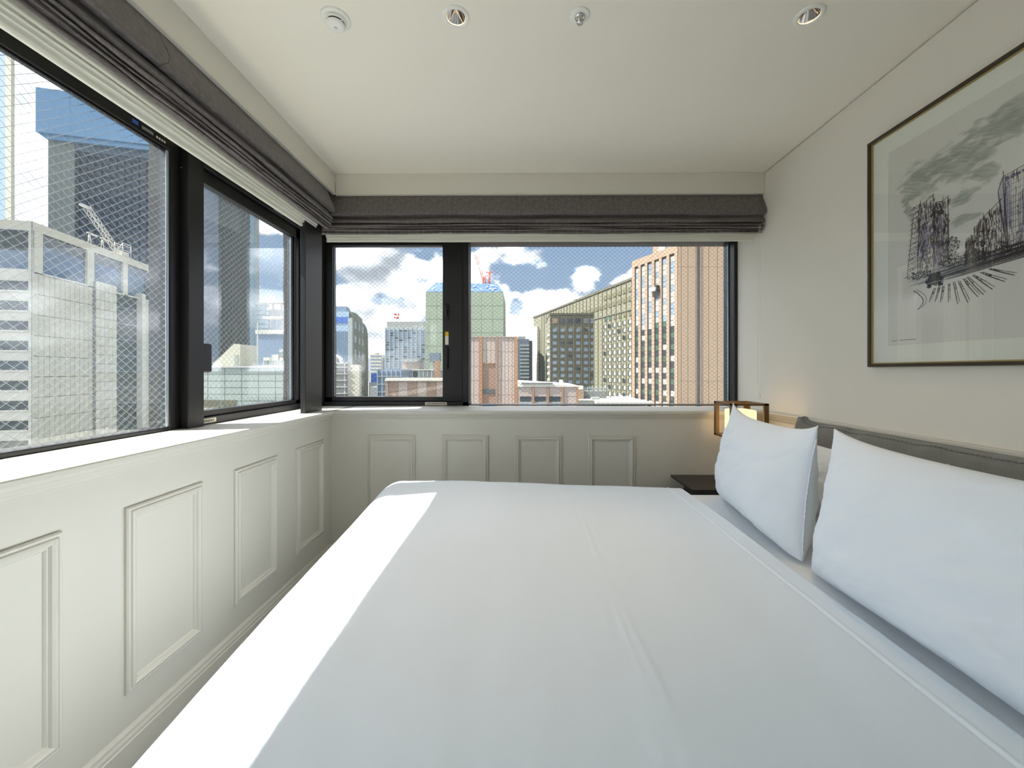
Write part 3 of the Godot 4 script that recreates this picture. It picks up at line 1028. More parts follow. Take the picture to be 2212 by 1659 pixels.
func stroke(x0: float, y0: float, x1: float, y1: float, wide := 1.0, c := Color(0.16, 0.13, 0.12), a := 0.8) -> void:
	# a pen line in metres of the print (from its left, up from its foot), a little shaky
	var p := Vector2(x0 * PPM, (PH - y0) * PPM)
	var q := Vector2(x1 * PPM, (PH - y1) * PPM)
	var n := int(maxf(2.0, p.distance_to(q) * 1.4))
	var side := (q - p).orthogonal().normalized()
	var bow := pen.randf_range(-1.2, 1.2)
	for i in n:
		var t := float(i) / n
		var m := p.lerp(q, t) + side * (sin(t * PI) * bow + pen.randf_range(-0.3, 0.3))
		var ww := wide * (0.6 + 0.5 * sin(t * PI))
		var k := -ww / 2.0
		while k <= ww / 2.0:
			blot(m.x + side.x * k, m.y + side.y * k, c, a * pen.randf_range(0.5, 1.0))
			k += 0.8


func wash(cx: float, cy: float, rx: float, ry: float, tilt: float, c: Color, a: float) -> void:
	# a soft brushed patch of thin colour
	var r := int(maxf(rx, ry) * PPM) + 2
	var m := Vector2(cx * PPM, (PH - cy) * PPM)
	for j in range(-r, r):
		for i in range(-r, r):
			var v := Vector2(i, j).rotated(tilt)
			var e := Vector2(v.x / (rx * PPM), v.y / (ry * PPM)).length()
			e += noise.get_noise_2d((m.x + i) * 0.012, (m.y + j) * 0.03) * 0.55
			if e < 1.0:
				blot(m.x + i, m.y + j, c, a * smoothstep(1.0, 0.45, e) * (0.75 + 0.5 * noise.get_noise_2d(v.x * 0.02, v.y * 0.11)))


func sketch_block(x0: float, x1: float, base: float, top0: float, top1: float, cols: int, rows: int, dark: float) -> void:
	# a tower in pen: outline, floors, bays, scribbled shade
	stroke(x0, base, x0 + 0.006, top0, 1.6)
	stroke(x1, base, x1 - 0.004, top1, 1.4)
	stroke(x0, top0, x1, top1, 1.4)
	for r in rows:
		var t := (r + 1.0) / (rows + 1.0)
		stroke(x0, lerpf(base, top0, t), x1, lerpf(base, top1, t), 0.8, Color(0.2, 0.18, 0.2), 0.45)
	for c in cols:
		var x := lerpf(x0, x1, (c + 1.0) / (cols + 1.0))
		stroke(x, base, x + 0.002, lerpf(top0, top1, (c + 1.0) / (cols + 1.0)), 0.8, Color(0.2, 0.18, 0.22), 0.5)
	for k in int(dark * 90.0):
		var x := pen.randf_range(x0, x1)
		var y := pen.randf_range(base, minf(top0, top1))
		stroke(x, y, x + pen.randf_range(-0.004, 0.004), y + pen.randf_range(0.008, 0.03), pen.randf_range(0.8, 2.2), Color(0.20, 0.14, 0.13), 0.75)


func scribble(cx: float, cy: float, rx: float, ry: float, n: int) -> void:
	for k in n:
		var t := pen.randf() * TAU
		var r := sqrt(pen.randf())
		var p := Vector2(cx + cos(t) * r * rx, cy + sin(t) * r * ry)
		var q := p + Vector2.from_angle(pen.randf() * TAU) * pen.randf_range(0.002, 0.008)
		stroke(p.x, p.y, q.x, q.y, pen.randf_range(0.8, 2.0), Color(0.14, 0.12, 0.11), 0.8)


func letters(x: float, y: float, h: float, lean: float) -> void:
	# S O N Y in five-point strokes
	var shapes := [
		[[0.9, 0.9, 0.1, 0.9], [0.1, 0.9, 0.1, 0.5], [0.1, 0.5, 0.9, 0.5], [0.9, 0.5, 0.9, 0.1], [0.9, 0.1, 0.1, 0.1]],
		[[0.1, 0.1, 0.1, 0.9], [0.1, 0.9, 0.9, 0.9], [0.9, 0.9, 0.9, 0.1], [0.9, 0.1, 0.1, 0.1]],
		[[0.1, 0.1, 0.1, 0.9], [0.1, 0.9, 0.9, 0.1], [0.9, 0.1, 0.9, 0.9]],
		[[0.1, 0.9, 0.5, 0.5], [0.9, 0.9, 0.5, 0.5], [0.5, 0.5, 0.5, 0.1]]]
	for k in 4:
		for s in shapes[k]:
			var ox: float = x + k * h * 1.25
			stroke(ox + s[0] * h, y + s[1] * h + lean * (k + s[0]), ox + s[2] * h, y + s[3] * h + lean * (k + s[2]), 3.0, Color(0.16, 0.13, 0.3), 0.95)


func drawing() -> ImageTexture:
	pen.seed = 77
	noise.seed = 31
	noise.frequency = 1.0
	ink = Image.create(int(PW * PPM), int(PH * PPM), false, Image.FORMAT_RGB8)
	ink.fill(rgb8(214, 214, 206))
	var grey_green := rgb8(140, 148, 136)
	for c in [[0.11, 0.66, 0.09, 0.055, -0.5], [0.17, 0.70, 0.10, 0.045, -0.2], [0.24, 0.66, 0.11, 0.05, -0.4], [0.30, 0.69, 0.10, 0.035, -0.6], [0.36, 0.72, 0.11, 0.05, -0.35], [0.27, 0.55, 0.05, 0.028, 0.0], [0.27, 0.47, 0.06, 0.018, 0.0], [0.42, 0.74, 0.12, 0.05, -0.2], [0.55, 0.70, 0.14, 0.06, -0.3], [0.72, 0.66, 0.16, 0.05, 0.2], [0.33, 0.60, 0.05, 0.03, -0.5], [0.08, 0.58, 0.02, 0.05, 0.3]]:
		wash(c[0], c[1] - 0.055, c[2], c[3] * 1.15, c[4], grey_green, 0.8)
	var violet := rgb8(142, 138, 172)
	for c in [[0.14, 0.40, 0.03, 0.12], [0.19, 0.38, 0.035, 0.12], [0.385, 0.41, 0.02, 0.12], [0.45, 0.40, 0.04, 0.10]]:
		wash(c[0], c[1], c[2], c[3], 0.0, violet, 0.8)
	# left tower, with its round sign and stacked balconies
	sketch_block(0.115, 0.175, 0.265, 0.515, 0.545, 3, 15, 2.6)
	sketch_block(0.172, 0.225, 0.275, 0.495, 0.515, 7, 14, 2.4)
	for k in 13:
		var y := 0.29 + 0.019 * k
		stroke(0.075 + 0.001 * k, y, 0.12 + 0.001 * k, y + 0.012, 2.0)
		stroke(0.08 + 0.001 * k, y - 0.007, 0.118, y + 0.003, 1.2)
		scribble(0.10 + 0.001 * k, y, 0.018, 0.006, 6)
	stroke(0.075, 0.265, 0.10, 0.50, 2.0)
	for r in [0.017, 0.010]:
		for k in 22:
			var t0 := TAU * k / 22.0
			var t1 := TAU * (k + 1) / 22.0
			stroke(0.186 + cos(t0) * r * 1.25, 0.492 + sin(t0) * r, 0.186 + cos(t1) * r * 1.25, 0.492 + sin(t1) * r, 2.2)
	scribble(0.186, 0.468, 0.024, 0.009, 90)
	stroke(0.055, 0.545, 0.085, 0.558, 0.8)
	# middle row and the big tower with its sign
	sketch_block(0.275, 0.300, 0.255, 0.33, 0.35, 2, 5, 1.2)
	sketch_block(0.298, 0.330, 0.255, 0.37, 0.40, 3, 7, 0.9)
	sketch_block(0.326, 0.376, 0.262, 0.40, 0.44, 5, 7, 1.3)
	stroke(0.366, 0.465, 0.378, 0.505, 2.2)
	stroke(0.366, 0.465, 0.392, 0.262, 2.6)
	sketch_block(0.378, 0.446, 0.262, 0.505, 0.520, 12, 12, 0.3)
	stroke(0.378, 0.505, 0.392, 0.262, 2.6)
	letters(0.384, 0.490, 0.0105, 0.0012)
	scribble(0.39, 0.29, 0.02, 0.03, 90)
	for k in 40:
		var x := pen.randf_range(0.40, 0.52)
		stroke(x, 0.27, x + pen.randf_range(-0.03, 0.03), pen.randf_range(0.30, 0.38), 0.9, Color(0.3, 0.26, 0.36), 0.6)
	sketch_block(0.45, 0.53, 0.27, 0.49, 0.51, 6, 10, 2.0)
	sketch_block(0.54, 0.64, 0.275, 0.56, 0.58, 8, 14, 2.0)
	sketch_block(0.65, 0.73, 0.28, 0.46, 0.44, 5, 9, 2.2)
	sketch_block(0.74, 0.88, 0.285, 0.53, 0.50, 9, 12, 2.0)
	sketch_block(0.89, 0.99, 0.28, 0.42, 0.40, 6, 8, 1.8)
	# trees and hedges
	scribble(0.232, 0.335, 0.024, 0.035, 210)
	scribble(0.225, 0.285, 0.035, 0.022, 200)
	scribble(0.30, 0.275, 0.05, 0.022, 260)
	scribble(0.32, 0.33, 0.02, 0.025, 110)
	scribble(0.44, 0.275, 0.12, 0.012, 220)
	scribble(0.70, 0.285, 0.28, 0.014, 300)
	scribble(0.12, 0.262, 0.05, 0.016, 170)
	# road
	for k in 60:
		var t := pen.randf()
		var x0 := pen.randf_range(0.07, 0.30)
		var len := pen.randf_range(0.08, 0.5)
		var yb := 0.213 + 0.055 * t
		stroke(x0, yb + (x0 - 0.07) * 0.05, x0 + len, yb + (x0 - 0.07) * 0.05 + len * 0.075, pen.randf_range(0.8, 1.8), Color(0.2, 0.18, 0.17), 0.55)
	for k in 50:
		var x0 := pen.randf_range(0.30, 0.75)
		stroke(x0, 0.235 + x0 * 0.05, x0 + pen.randf_range(0.05, 0.15), 0.250 + x0 * 0.06, pen.randf_range(1.0, 3.0), Color(0.2, 0.17, 0.19), 0.6)
	# crossing: stripes fanning towards the eye
	for c in [[0.175, 0.198, 0.158, 0.152], [0.190, 0.20, 0.178, 0.150], [0.204, 0.203, 0.196, 0.144], [0.222, 0.205, 0.222, 0.140], [0.238, 0.207, 0.252, 0.128], [0.252, 0.210, 0.283, 0.128], [0.268, 0.212, 0.312, 0.142], [0.280, 0.214, 0.328, 0.146], [0.296, 0.217, 0.352, 0.158], [0.318, 0.222, 0.384, 0.176], [0.342, 0.226, 0.408, 0.190]]:
		stroke(c[0], c[1], c[2], c[3], 2.6)
		stroke(c[0] + 0.006, c[1], c[2] + 0.006, c[3] + 0.006, 1.2)
		for k in 8:
			var t := pen.randf_range(0.0, 0.4)
			var p := Vector2(c[0], c[1]).lerp(Vector2(c[2], c[3]), t)
			stroke(p.x, p.y, p.x + 0.007, p.y + 0.001, 1.6)
	for k in 9:
		var t := k / 9.0
		var p := Vector2(0.10 + 0.045 * sin(t * 2.2), 0.205 - 0.075 * t)
		var q := Vector2(0.10 + 0.045 * sin((t + 0.111) * 2.2), 0.205 - 0.075 * (t + 0.111))
		stroke(p.x - 0.02 * t * t, p.y, q.x - 0.02 * (t + 0.11) * (t + 0.11), q.y, 3.0)
		stroke(p.x + 0.012 - 0.02 * t * t, p.y + 0.004, q.x + 0.012 - 0.02 * (t + 0.11) * (t + 0.11), q.y + 0.004, 1.4)
	# the dark car
	scribble(0.176, 0.228, 0.030, 0.016, 460)
	scribble(0.176, 0.247, 0.021, 0.010, 190)
	for x in [0.158, 0.196]:
		scribble(x, 0.212, 0.006, 0.006, 60)
	stroke(0.150, 0.222, 0.206, 0.224, 2.2, Color(0.75, 0.75, 0.72), 0.8)
	# signature, a wavering line
	for k in 44:
		var x := 0.012 + 0.0022 * k
		if k in [9, 10, 12, 13, 14]:
			continue
		stroke(x, 0.020 + 0.0022 * sin(k * 2.3), x + 0.0022, 0.020 + 0.0022 * sin(k * 2.3 + 2.3), 0.9, Color(0.25, 0.23, 0.22), 0.75)
	return ImageTexture.create_from_image(ink)


func picture() -> void:
	# faces -x; local x runs from the far end (left in view) to the near end
	var w := 1.255
	var h := 0.96
	var o := thing("framed_drawing", "large framed ink drawing of a city street on the right wall", "picture", Vector3(XR - 0.001, EYE + 0.018 + h / 2, -1.705 + w / 2))
	var b := Basis(Vector3.UP, -PI / 2)
	var prof := [Vector2(0, 0), Vector2(0, 0.020), Vector2(0.002, 0.024), Vector2(0.009, 0.025), Vector2(0.013, 0.021), Vector2(0.0135, 0.010)]
	var fr := part(o, "frame", rect_frame(w, h, prof), M.frame_wood)
	fr.basis = b
	var slip := part(o, "gilt_slip", rect_frame(w - 0.026, h - 0.026, [Vector2(0, 0.010), Vector2(0.0, 0.017), Vector2(0.004, 0.017), Vector2(0.005, 0.010)]), M.gilt)
	slip.basis = b
	var mb := part(o, "mat_board", rect_frame(w - 0.03, h - 0.03, [Vector2(0, 0.0), Vector2(0, 0.0105), Vector2(0.068, 0.0105), Vector2(0.070, 0.0085), Vector2(0.070, 0.0)]), M.mat_board)
	mb.basis = b
	var pm := StandardMaterial3D.new()
	pm.resource_name = "print"
	pm.albedo_texture = drawing()
	pm.roughness = 0.9
	pm.texture_repeat = false
	var st := new_st()
	var pw := w - 0.17
	var ph := h - 0.17
	var cs := [Vector3(-pw / 2, -ph / 2, 0.0083), Vector3(pw / 2, -ph / 2, 0.0083), Vector3(pw / 2, ph / 2, 0.0083), Vector3(-pw / 2, ph / 2, 0.0083)]
	var uv := [Vector2(0, 1), Vector2(1, 1), Vector2(1, 0), Vector2(0, 0)]
	for k in [0, 2, 1, 0, 3, 2]:
		st.set_uv(uv[k])
		st.add_vertex(cs[k])
	var pr := part(o, "print", flat(st), pm)
	pr.basis = b
	var gl := part(o, "glass", chamfered(Vector3(w - 0.028, h - 0.028, 0.002), 0.0003), M.picture_glass, b * Vector3(0, 0, 0.0135))
	gl.basis = b


# ------------------------------------------------------------------ ceiling
func ceiling_fittings() -> void:
	var y := CEIL
	# profiles hang from y = 0 downwards
	var sd := thing("smoke_detector", "round white smoke detector on the ceiling near the left blind", "smoke detector", Vector3(-0.646, y, -1.373))
	part(sd, "plate", lathe([Vector2(0.0005, -0.007), Vector2(0.034, -0.007), Vector2(0.046, -0.006), Vector2(0.049, -0.003), Vector2(0.049, 0.0)], 48), M.white_plastic)
	part(sd, "collar", lathe([Vector2(0.0005, -0.016), Vector2(0.033, -0.016), Vector2(0.036, -0.012), Vector2(0.036, -0.007)], 48), M.white_plastic)
	part(sd, "slot", lathe([Vector2(0.0005, -0.021), Vector2(0.030, -0.021), Vector2(0.030, -0.016)], 48), M.dark_slot)
	for k in 4:
		var f := part(sd, "fin", chamfered(Vector3(0.008, 0.006, 0.004), 0.001), M.white_plastic, Vector3(cos(k * PI / 2 + 0.5) * 0.030, -0.0185, sin(k * PI / 2 + 0.5) * 0.030))
		f.rotation.y = -(k * PI / 2 + 0.5)
	part(sd, "cap", lathe([Vector2(0.0005, -0.032), Vector2(0.022, -0.031), Vector2(0.029, -0.027), Vector2(0.031, -0.021)], 48), M.white_plastic)
	part(sd, "test_mark", lathe([Vector2(0.004, -0.0326), Vector2(0.0048, -0.0326), Vector2(0.0048, -0.0318)], 20), M.roof_grey)

	downlight(Vector3(-0.2236, y, -1.3676), "recessed downlight with warm bulb and chrome cone, nearer the smoke detector", 0.35)
	downlight(Vector3(1.0017, y, -1.371), "recessed chrome downlight near the framed drawing", 0.2)

	var sp := thing("sprinkler", "small chrome sprinkler head in a white ceiling plate", "sprinkler", Vector3(0.207, y, -1.366))
	part(sp, "plate", lathe([Vector2(0.0005, -0.004), Vector2(0.030, -0.004), Vector2(0.034, -0.002), Vector2(0.034, 0.0)], 40), M.white_plastic)
	part(sp, "cup", lathe([Vector2(0.010, -0.010), Vector2(0.017, -0.010), Vector2(0.018, -0.004)], 32), M.chrome)
	part(sp, "body", lathe([Vector2(0.0005, -0.020), Vector2(0.007, -0.020), Vector2(0.009, -0.016), Vector2(0.011, -0.012), Vector2(0.011, -0.004)], 24), M.chrome)
	var st := new_st()
	for s in [-1.0, 1.0]:
		add_bar(st, Vector3(s * 0.008, -0.014, 0), Vector3(s * 0.007, -0.026, 0), 0.0016, 6)
	part(sp, "arm", flat(st), M.chrome)
	part(sp, "deflector", lathe([Vector2(0.0005, -0.029), Vector2(0.011, -0.028), Vector2(0.011, -0.026), Vector2(0.0005, -0.026)], 24), M.chrome)


func downlight(at: Vector3, label: String, energy: float) -> void:
	var d := thing("downlight", label, "ceiling light", at, "recessed downlights")
	part(d, "trim_ring", lathe([Vector2(0.0335, 0.002), Vector2(0.0315, -0.002), Vector2(0.034, -0.006), Vector2(0.042, -0.006), Vector2(0.0455, -0.003), Vector2(0.046, 0.0)], 48), M.white_plastic)
	part(d, "reflector", lathe([Vector2(0.014, 0.055), Vector2(0.018, 0.045), Vector2(0.026, 0.022), Vector2(0.0335, 0.0)], 48), M.chrome)
	part(d, "can", lathe([Vector2(0.0352, -0.001), Vector2(0.0352, 0.078), Vector2(0.0005, 0.078)], 32), M.dark_slot)
	part(d, "bulb", lathe([Vector2(0.0005, 0.050), Vector2(0.009, 0.052), Vector2(0.013, 0.056), Vector2(0.013, 0.066), Vector2(0.0005, 0.068)], 24), M.bulb_glow)
	var s := SpotLight3D.new()
	s.name = "downlight_beam"
	s.position = Vector3(0, 0.046, 0)
	s.rotation_degrees.x = -90
	s.light_color = rgb8(255, 214, 160)
	s.light_energy = energy
	s.spot_angle = 32.0
	s.spot_range = 8.0
	s.spot_attenuation = 2.0
	s.light_size = 0.012
	s.shadow_enabled = true
	d.add_child(s)


# ------------------------------------------------------------------ the city
func house(called: String, label: String, category: String, x0: float, d0: float, x1: float, d1: float, group := "") -> Node3D:
	# stands with its visible front from (x0, depth d0) to (x1, depth d1), left to right as seen; local x along the front, z outwards, y from the street
	var o := thing(called, label, category, Vector3(x0, GROUND, -d0), group)
	var dir := Vector3(x1 - x0, 0, -(d1 - d0)).normalized()
	o.basis = Basis(dir, Vector3.UP, dir.cross(Vector3.UP))
	return o


func wing(parent: Node3D, called: String, x0: float, d0: float, x1: float, d1: float) -> Node3D:
	# a wing of a building, with a front of its own direction
	var o := Node3D.new()
	o.name = called
	parent.add_child(o, true)
	var dir := Vector3(x1 - x0, 0, -(d1 - d0)).normalized()
	o.transform = parent.transform.affine_inverse() * Transform3D(Basis(dir, Vector3.UP, dir.cross(Vector3.UP)), Vector3(x0, GROUND, -d0))
	return o


func up(y: float) -> float:
	# height above the street of a point y above the eye
	return y + K


func prism(parent: Node, called: String, pts: PackedVector2Array, z0: float, z1: float, m: Material) -> MeshInstance3D:
	# outline in local xy carried along z
	var st := new_st()
	st.set_smooth_group(-1)
	var pr := pts.duplicate()
	var area := 0.0
	for i in pr.size():
		area += pr[i].cross(pr[(i + 1) % pr.size()])
	if area < 0.0:
		pr.reverse()
	for i in pr.size():
		var p := pr[i]
		var q := pr[(i + 1) % pr.size()]
		quad(st, Vector3(p.x, p.y, z1), Vector3(p.x, p.y, z0), Vector3(q.x, q.y, z0), Vector3(q.x, q.y, z1))
	var tris := Geometry2D.triangulate_polygon(pr)
	for k in range(0, tris.size(), 3):
		var t := [pr[tris[k]], pr[tris[k + 1]], pr[tris[k + 2]]]
		if (t[1] - t[0]).cross(t[2] - t[0]) < 0.0:
			t.reverse()
		for v in [t[0], t[2], t[1]]:
			st.add_vertex(Vector3(v.x, v.y, z1))
		for v in [t[0], t[1], t[2]]:
			st.add_vertex(Vector3(v.x, v.y, z0))
	return part(parent, called, flat(st), m)


func panel_grid(o: Node, called: String, x0: float, x1: float, y0: float, y1: float, cols: int, rows: int, z: float, gap: float, m: Array, sd: int) -> void:
	# cladding: separate slabs with open joints
	var r := RandomNumberGenerator.new()
	r.seed = sd
	var dx := (x1 - x0) / cols
	var dy := (y1 - y0) / rows
	for i in cols:
		for j in rows:
			bx(o, called, Vector3(x0 + dx * i + gap / 2, up(y0 + dy * j) + gap / 2, z - 0.1), Vector3(x0 + dx * (i + 1) - gap / 2, up(y0 + dy * (j + 1)) - gap / 2, z + r.randf_range(0.0, 0.012)), m[r.randi() % m.size()])


func city() -> void:
	var gr := thing("ground", "grey city streets far below the windows", "ground", Vector3(0, GROUND, -400), "", "structure")
	bx(gr, "street", Vector3(-900, -1, -900), Vector3(900, 0, 396), M.asphalt)
	# the hotel's own storeys below and above the room, so that the room is part of a building
	left_city()
	back_city()
	near_roofs()


func left_city() -> void:
	# pale stone office block with a blind grid wall and tall openings under the roof
	var o := house("stone_office", "pale stone office block with gridded wall filling the lower left window", "building", -87.5, 70.0, -95.1, 103.0)
	var w := 33.9
	bx(o, "core", Vector3(0.3, 0, -32), Vector3(w - 0.2, up(26.4), -0.5), M.joint)
	for s in [[0.0, 1.92], [11.6, 13.3], [21.4, 22.8], [32.3, w]]:
		bx(o, "pier", Vector3(s[0], up(17.9), -1.0), Vector3(s[1], up(25.3), 0.0), M.beige_stone)
	bx(o, "parapet", Vector3(0, up(25.3), -32), Vector3(w, up(26.9), 0.0), M.beige_stone)
	for s in [[1.92, 11.6], [13.3, 21.4], [22.8, 32.3]]:
		bx(o, "opening_glass", Vector3(s[0], up(17.9), -0.9), Vector3(s[1], up(25.3), -0.45), M.city_glass)
		bx(o, "opening_head", Vector3(s[0], up(23.2), -0.5), Vector3(s[1], up(25.3), -0.40), M.city_glass_dark)
		bx(o, "opening_sill", Vector3(s[0], up(17.7), -0.5), Vector3(s[1], up(18.0), 0.12), M.beige_light)
	bx(o, "opening_screen", Vector3(29.0, up(18.0), -0.45), Vector3(32.3, up(25.2), -0.3), M.city_glass_dark)
	panel_grid(o, "stone_panel", 0.0, 12.9, -16.0, 17.7, 12, 9, 0.0, 0.10, [M.beige_stone, M.beige_stone, M.beige_stone_dull], 4)
	panel_grid(o, "stone_panel", 13.0, 18.7, -16.0, 19.2, 5, 18, 0.5, 0.10, [M.beige_stone, M.beige_light], 5)
	bx(o, "side_return", Vector3(13.0, up(-16.0), -0.4), Vector3(18.68, up(19.15), 0.38), M.joint)
	panel_grid(o, "stone_panel", 27.3, w, -16.0, 17.7, 5, 9, 0.0, 0.10, [M.beige_stone, M.beige_stone_dull], 6)
	bx(o, "stair_glass", Vector3(18.75, up(-16.0), -0.45), Vector3(26.1, up(18.2), -0.25), M.city_glass_dark)
	for k in 9:
		bx(o, "stair_transom", Vector3(18.75, up(-15.0 + 3.7 * k), -0.25), Vector3(26.1, up(-14.75 + 3.7 * k), -0.18), M.slate)
	bx(o, "stair_fin", Vector3(26.1, up(-16.0), -0.4), Vector3(27.25, up(19.0), 0.9), M.beige_light)
	# the end wall, with strip windows
	var z1 := -0.62
	bx(o, "corner_stone", Vector3(-0.05, up(-16), -0.6), Vector3(0.3, up(25.3), 0.0), M.beige_stone)
	bx(o, "corner_joint", Vector3(-0.06, up(-16), -0.14), Vector3(0.0, up(26.9), -0.04), M.slate)
	bx(o, "end_wall", Vector3(0.02, up(-16), -32), Vector3(0.3, up(26.0), z1), M.beige_light)
	for k in 9:
		var t := 16.1 - 3.56 * k
		bx(o, "strip_window", Vector3(0.0, up(t - 1.65), -30), Vector3(0.25, up(t), z1), M.city_glass_dark)
		bx(o, "window_sill", Vector3(-0.12, up(t - 1.95), -30), Vector3(0.2, up(t - 1.65), z1), M.beige_light)
		bx(o, "window_hood", Vector3(-0.06, up(t), -30), Vector3(0.2, up(t + 0.2), z1), M.beige_stone)
	bx(o, "plant_opening", Vector3(0.0, up(18.3), -30), Vector3(0.25, up(25.2), z1), M.city_glass)
	bx(o, "plant_louvre", Vector3(-0.02, up(21.6), -30), Vector3(0.2, up(25.1), z1), M.city_glass_dark)
	for k in 22:
		bx(o, "louvre_bar", Vector3(-0.07, up(21.6), z1 - 0.16 - 0.17 * k), Vector3(-0.02, up(25.1), z1 - 0.10 - 0.17 * k), M.louvre_grey)

	# window-cleaning crane on its roof
	var cr := thing("roof_crane", "white lattice cleaning crane on the stone office roof", "crane", o.transform * Vector3(22.0, up(26.9), -1.5))
	cr.basis = o.basis
	var st := new_st()
	var a := Vector3(0, 1.0, 0)
	var b := Vector3(-9.0, 7.6, 0.4)
	truss(st, a, b, 0.45, 9, 0.09)
	part(cr, "jib", flat(st), M.white_metal)
	bx(cr, "jib_head", Vector3(-10.6, 7.5, 0.1), Vector3(-8.8, 7.9, 0.9), M.white_metal)
	st = new_st()
	for x in [0.3, 2.9]:
		for z in [-0.8, 0.8]:
			add_bar(st, Vector3(x, 0, z), Vector3(x, 3.2, z), 0.09)
	for y in [0.4, 1.6, 2.7, 3.2]:
		for z in [-0.8, 0.8]:
			add_bar(st, Vector3(0.3, y, z), Vector3(2.9, y, z), 0.08)
	add_bar(st, Vector3(0.3, 3.2, 0.8), Vector3(-1.4, 0.9, 0.8), 0.09)
	part(cr, "cradle_frame", flat(st), M.white_metal)
	bx(cr, "machine_box", Vector3(0.5, 0.2, -0.6), Vector3(2.6, 1.4, 0.6), M.beige_light)
	for s in [13.2, 16.6]:
		var dv := thing("roof_davit", "white davit post on the stone office roof, %s the crane jib" % ("left of" if s < 14.0 else "under"), "davit", o.transform * Vector3(s, up(26.9), -0.8), "roof davits")
		dv.basis = o.basis
		st = new_st()
		add_bar(st, Vector3(-0.35, 0, 0), Vector3(-0.1, 2.3, 0), 0.10)
		add_bar(st, Vector3(0.45, 0, 0), Vector3(0.1, 2.3, 0), 0.10)
		add_bar(st, Vector3(-0.2, 1.0, 0), Vector3(0.25, 1.0, 0), 0.08)
		part(dv, "post", flat(st), M.white_metal)
		bx(dv, "arm", Vector3(-0.5, 2.25, -0.2), Vector3(1.9, 2.5, 0.2), M.white_metal)

	# dark tower wrapped in blue sheeting at the top
	var t := house("slate_tower", "dark slate tower with blue sheeted top seen through the left window", "building", -226.4, 187.4, -166.0, 202.4)
	bx(t, "body", Vector3(0, 0, -20), Vector3(62.2, up(113), -0.3), M.slate)
	bx(t, "concrete_strip", Vector3(0, 0, -1.0), Vector3(10.2, up(113), 0.4), M.concrete_dark)
	for k in 4:
		bx(t, "strip_groove", Vector3(2.0 + 2.0 * k, 0, 0.4), Vector3(2.25 + 2.0 * k, up(113), 0.5), M.concrete)
	for k in 17:
		bx(t, "rib", Vector3(11.5 + 3.05 * k, 0, -0.3), Vector3(12.0 + 3.05 * k, up(106), 0.5), M.slate_rib)
	for k in 36:
		bx(t, "floor_band", Vector3(10.2, up(-2.0 + 3.05 * k), -0.3), Vector3(62.2, up(-1.2 + 3.05 * k), 0.15), M.slate_rib)
	bx(t, "top_band", Vector3(10.2, up(107), -0.3), Vector3(62.2, up(113), 0.3), M.slate)
	var bl := [M.net_blue, M.net_blue]
	bx(t, "blue_sheet", Vector3(-2.8, up(113.0), -22), Vector3(10.2, up(134), 3.0), M.net_blue)
	bx(t, "blue_sheet", Vector3(10.25, up(113.0), -22), Vector3(38, up(133.7), 2.9), M.net_blue)
	bx(t, "blue_sheet", Vector3(38.05, up(113.0), -22), Vector3(64, up(133.7), 2.9), M.net_blue)
	prism(t, "corbel", PackedVector2Array([Vector2(-2.8, up(113.0)), Vector2(0.0, up(110.8)), Vector2(64.0, up(110.8)), Vector2(64, up(113.0))]), -18.0, 1.8, M.net_blue)

	# pale slab at the far left edge
	var e := house("pale_tower", "slim pale tower at the far left edge of the view", "building", -240.0, 150.0, -195.5, 150.0)
	bx(e, "body", Vector3(0, 0, -0.6), Vector3(43.2, up(170), -0.2), M.blue_grey)
	bx(e, "corner_pier", Vector3(42.3, 0, -0.8), Vector3(44.5, up(172), 0.3), M.beige_stone)

	# tall glass tower in the second window
	var g := house("glass_tower", "very tall dark ribbed tower with teal corners in the second left window", "building", -186.0, 230.0, -164.3, 246.3)
	bx(g, "body", Vector3(0.2, 0, -24), Vector3(27.0, up(190), -0.4), M.dark_rib)
	bx(g, "corner_pier", Vector3(0, 0, -2), Vector3(2.2, up(190), 0.4), M.concrete)
	bx(g, "corner_pier", Vector3(25.0, 0, -20), Vector3(27.2, up(190), 0.4), M.concrete)
	bx(g, "corner_glass", Vector3(2.2, 0, -1), Vector3(5.6, up(190), 0.1), M.teal_glass)
	bx(g, "corner_glass", Vector3(22.4, 0, -1), Vector3(25.0, up(190), 0.1), M.teal_glass)
	for k in 40:
		prism(g, "bay_spandrel", PackedVector2Array([Vector2(2.2, up(4.0 * k - 4)), Vector2(5.0, up(4.0 * k - 4)), Vector2(2.2, up(4.0 * k - 1.6))]), 0.1, 0.4, M.blue_grey_dark)
	var ribs := new_st()
	for k in 24:
		add_box(ribs, Vector3(5.9 + 0.69 * k, 0, -0.4), Vector3(6.2 + 0.69 * k, up(190), 0.15))
	var rr := part(g, "ribs", flat(ribs), M.concrete_dark)
	rr.set_meta("kind", "stuff")

	# blue-grey hall with a heavy cornice, and the round tower by it
	var h := house("grey_hall", "blue-grey building with pale cornice right of the tall glass tower", "building", -172.5, 260.0, -136.0, 260.0)
	bx(h, "body", Vector3(0, 0, -6), Vector3(36.5, up(38), -0.5), M.blue_grey_dark)
	bx(h, "cornice", Vector3(-0.6, up(35.5), -6.5), Vector3(37, up(41), 0.6), M.concrete)
	bx(h, "chimney", Vector3(20.0, up(41), -5), Vector3(23.5, up(45), -2), M.beige_stone)
	for k in 8:
		bx(h, "pilaster", Vector3(1.5 + 4.5 * k, 0, -0.5), Vector3(2.2 + 4.5 * k, up(35.5), 0.0), M.blue_grey)
	for k in 3:
		bx(h, "string_course", Vector3(0, up(8.0 + 9 * k), -0.5), Vector3(36.5, up(8.8 + 9 * k), 0.2), M.blue_grey)
	var r := thing("round_tower", "round ringed stair tower beside the tall glass tower", "building", Vector3(-141.5, GROUND, -215.0))
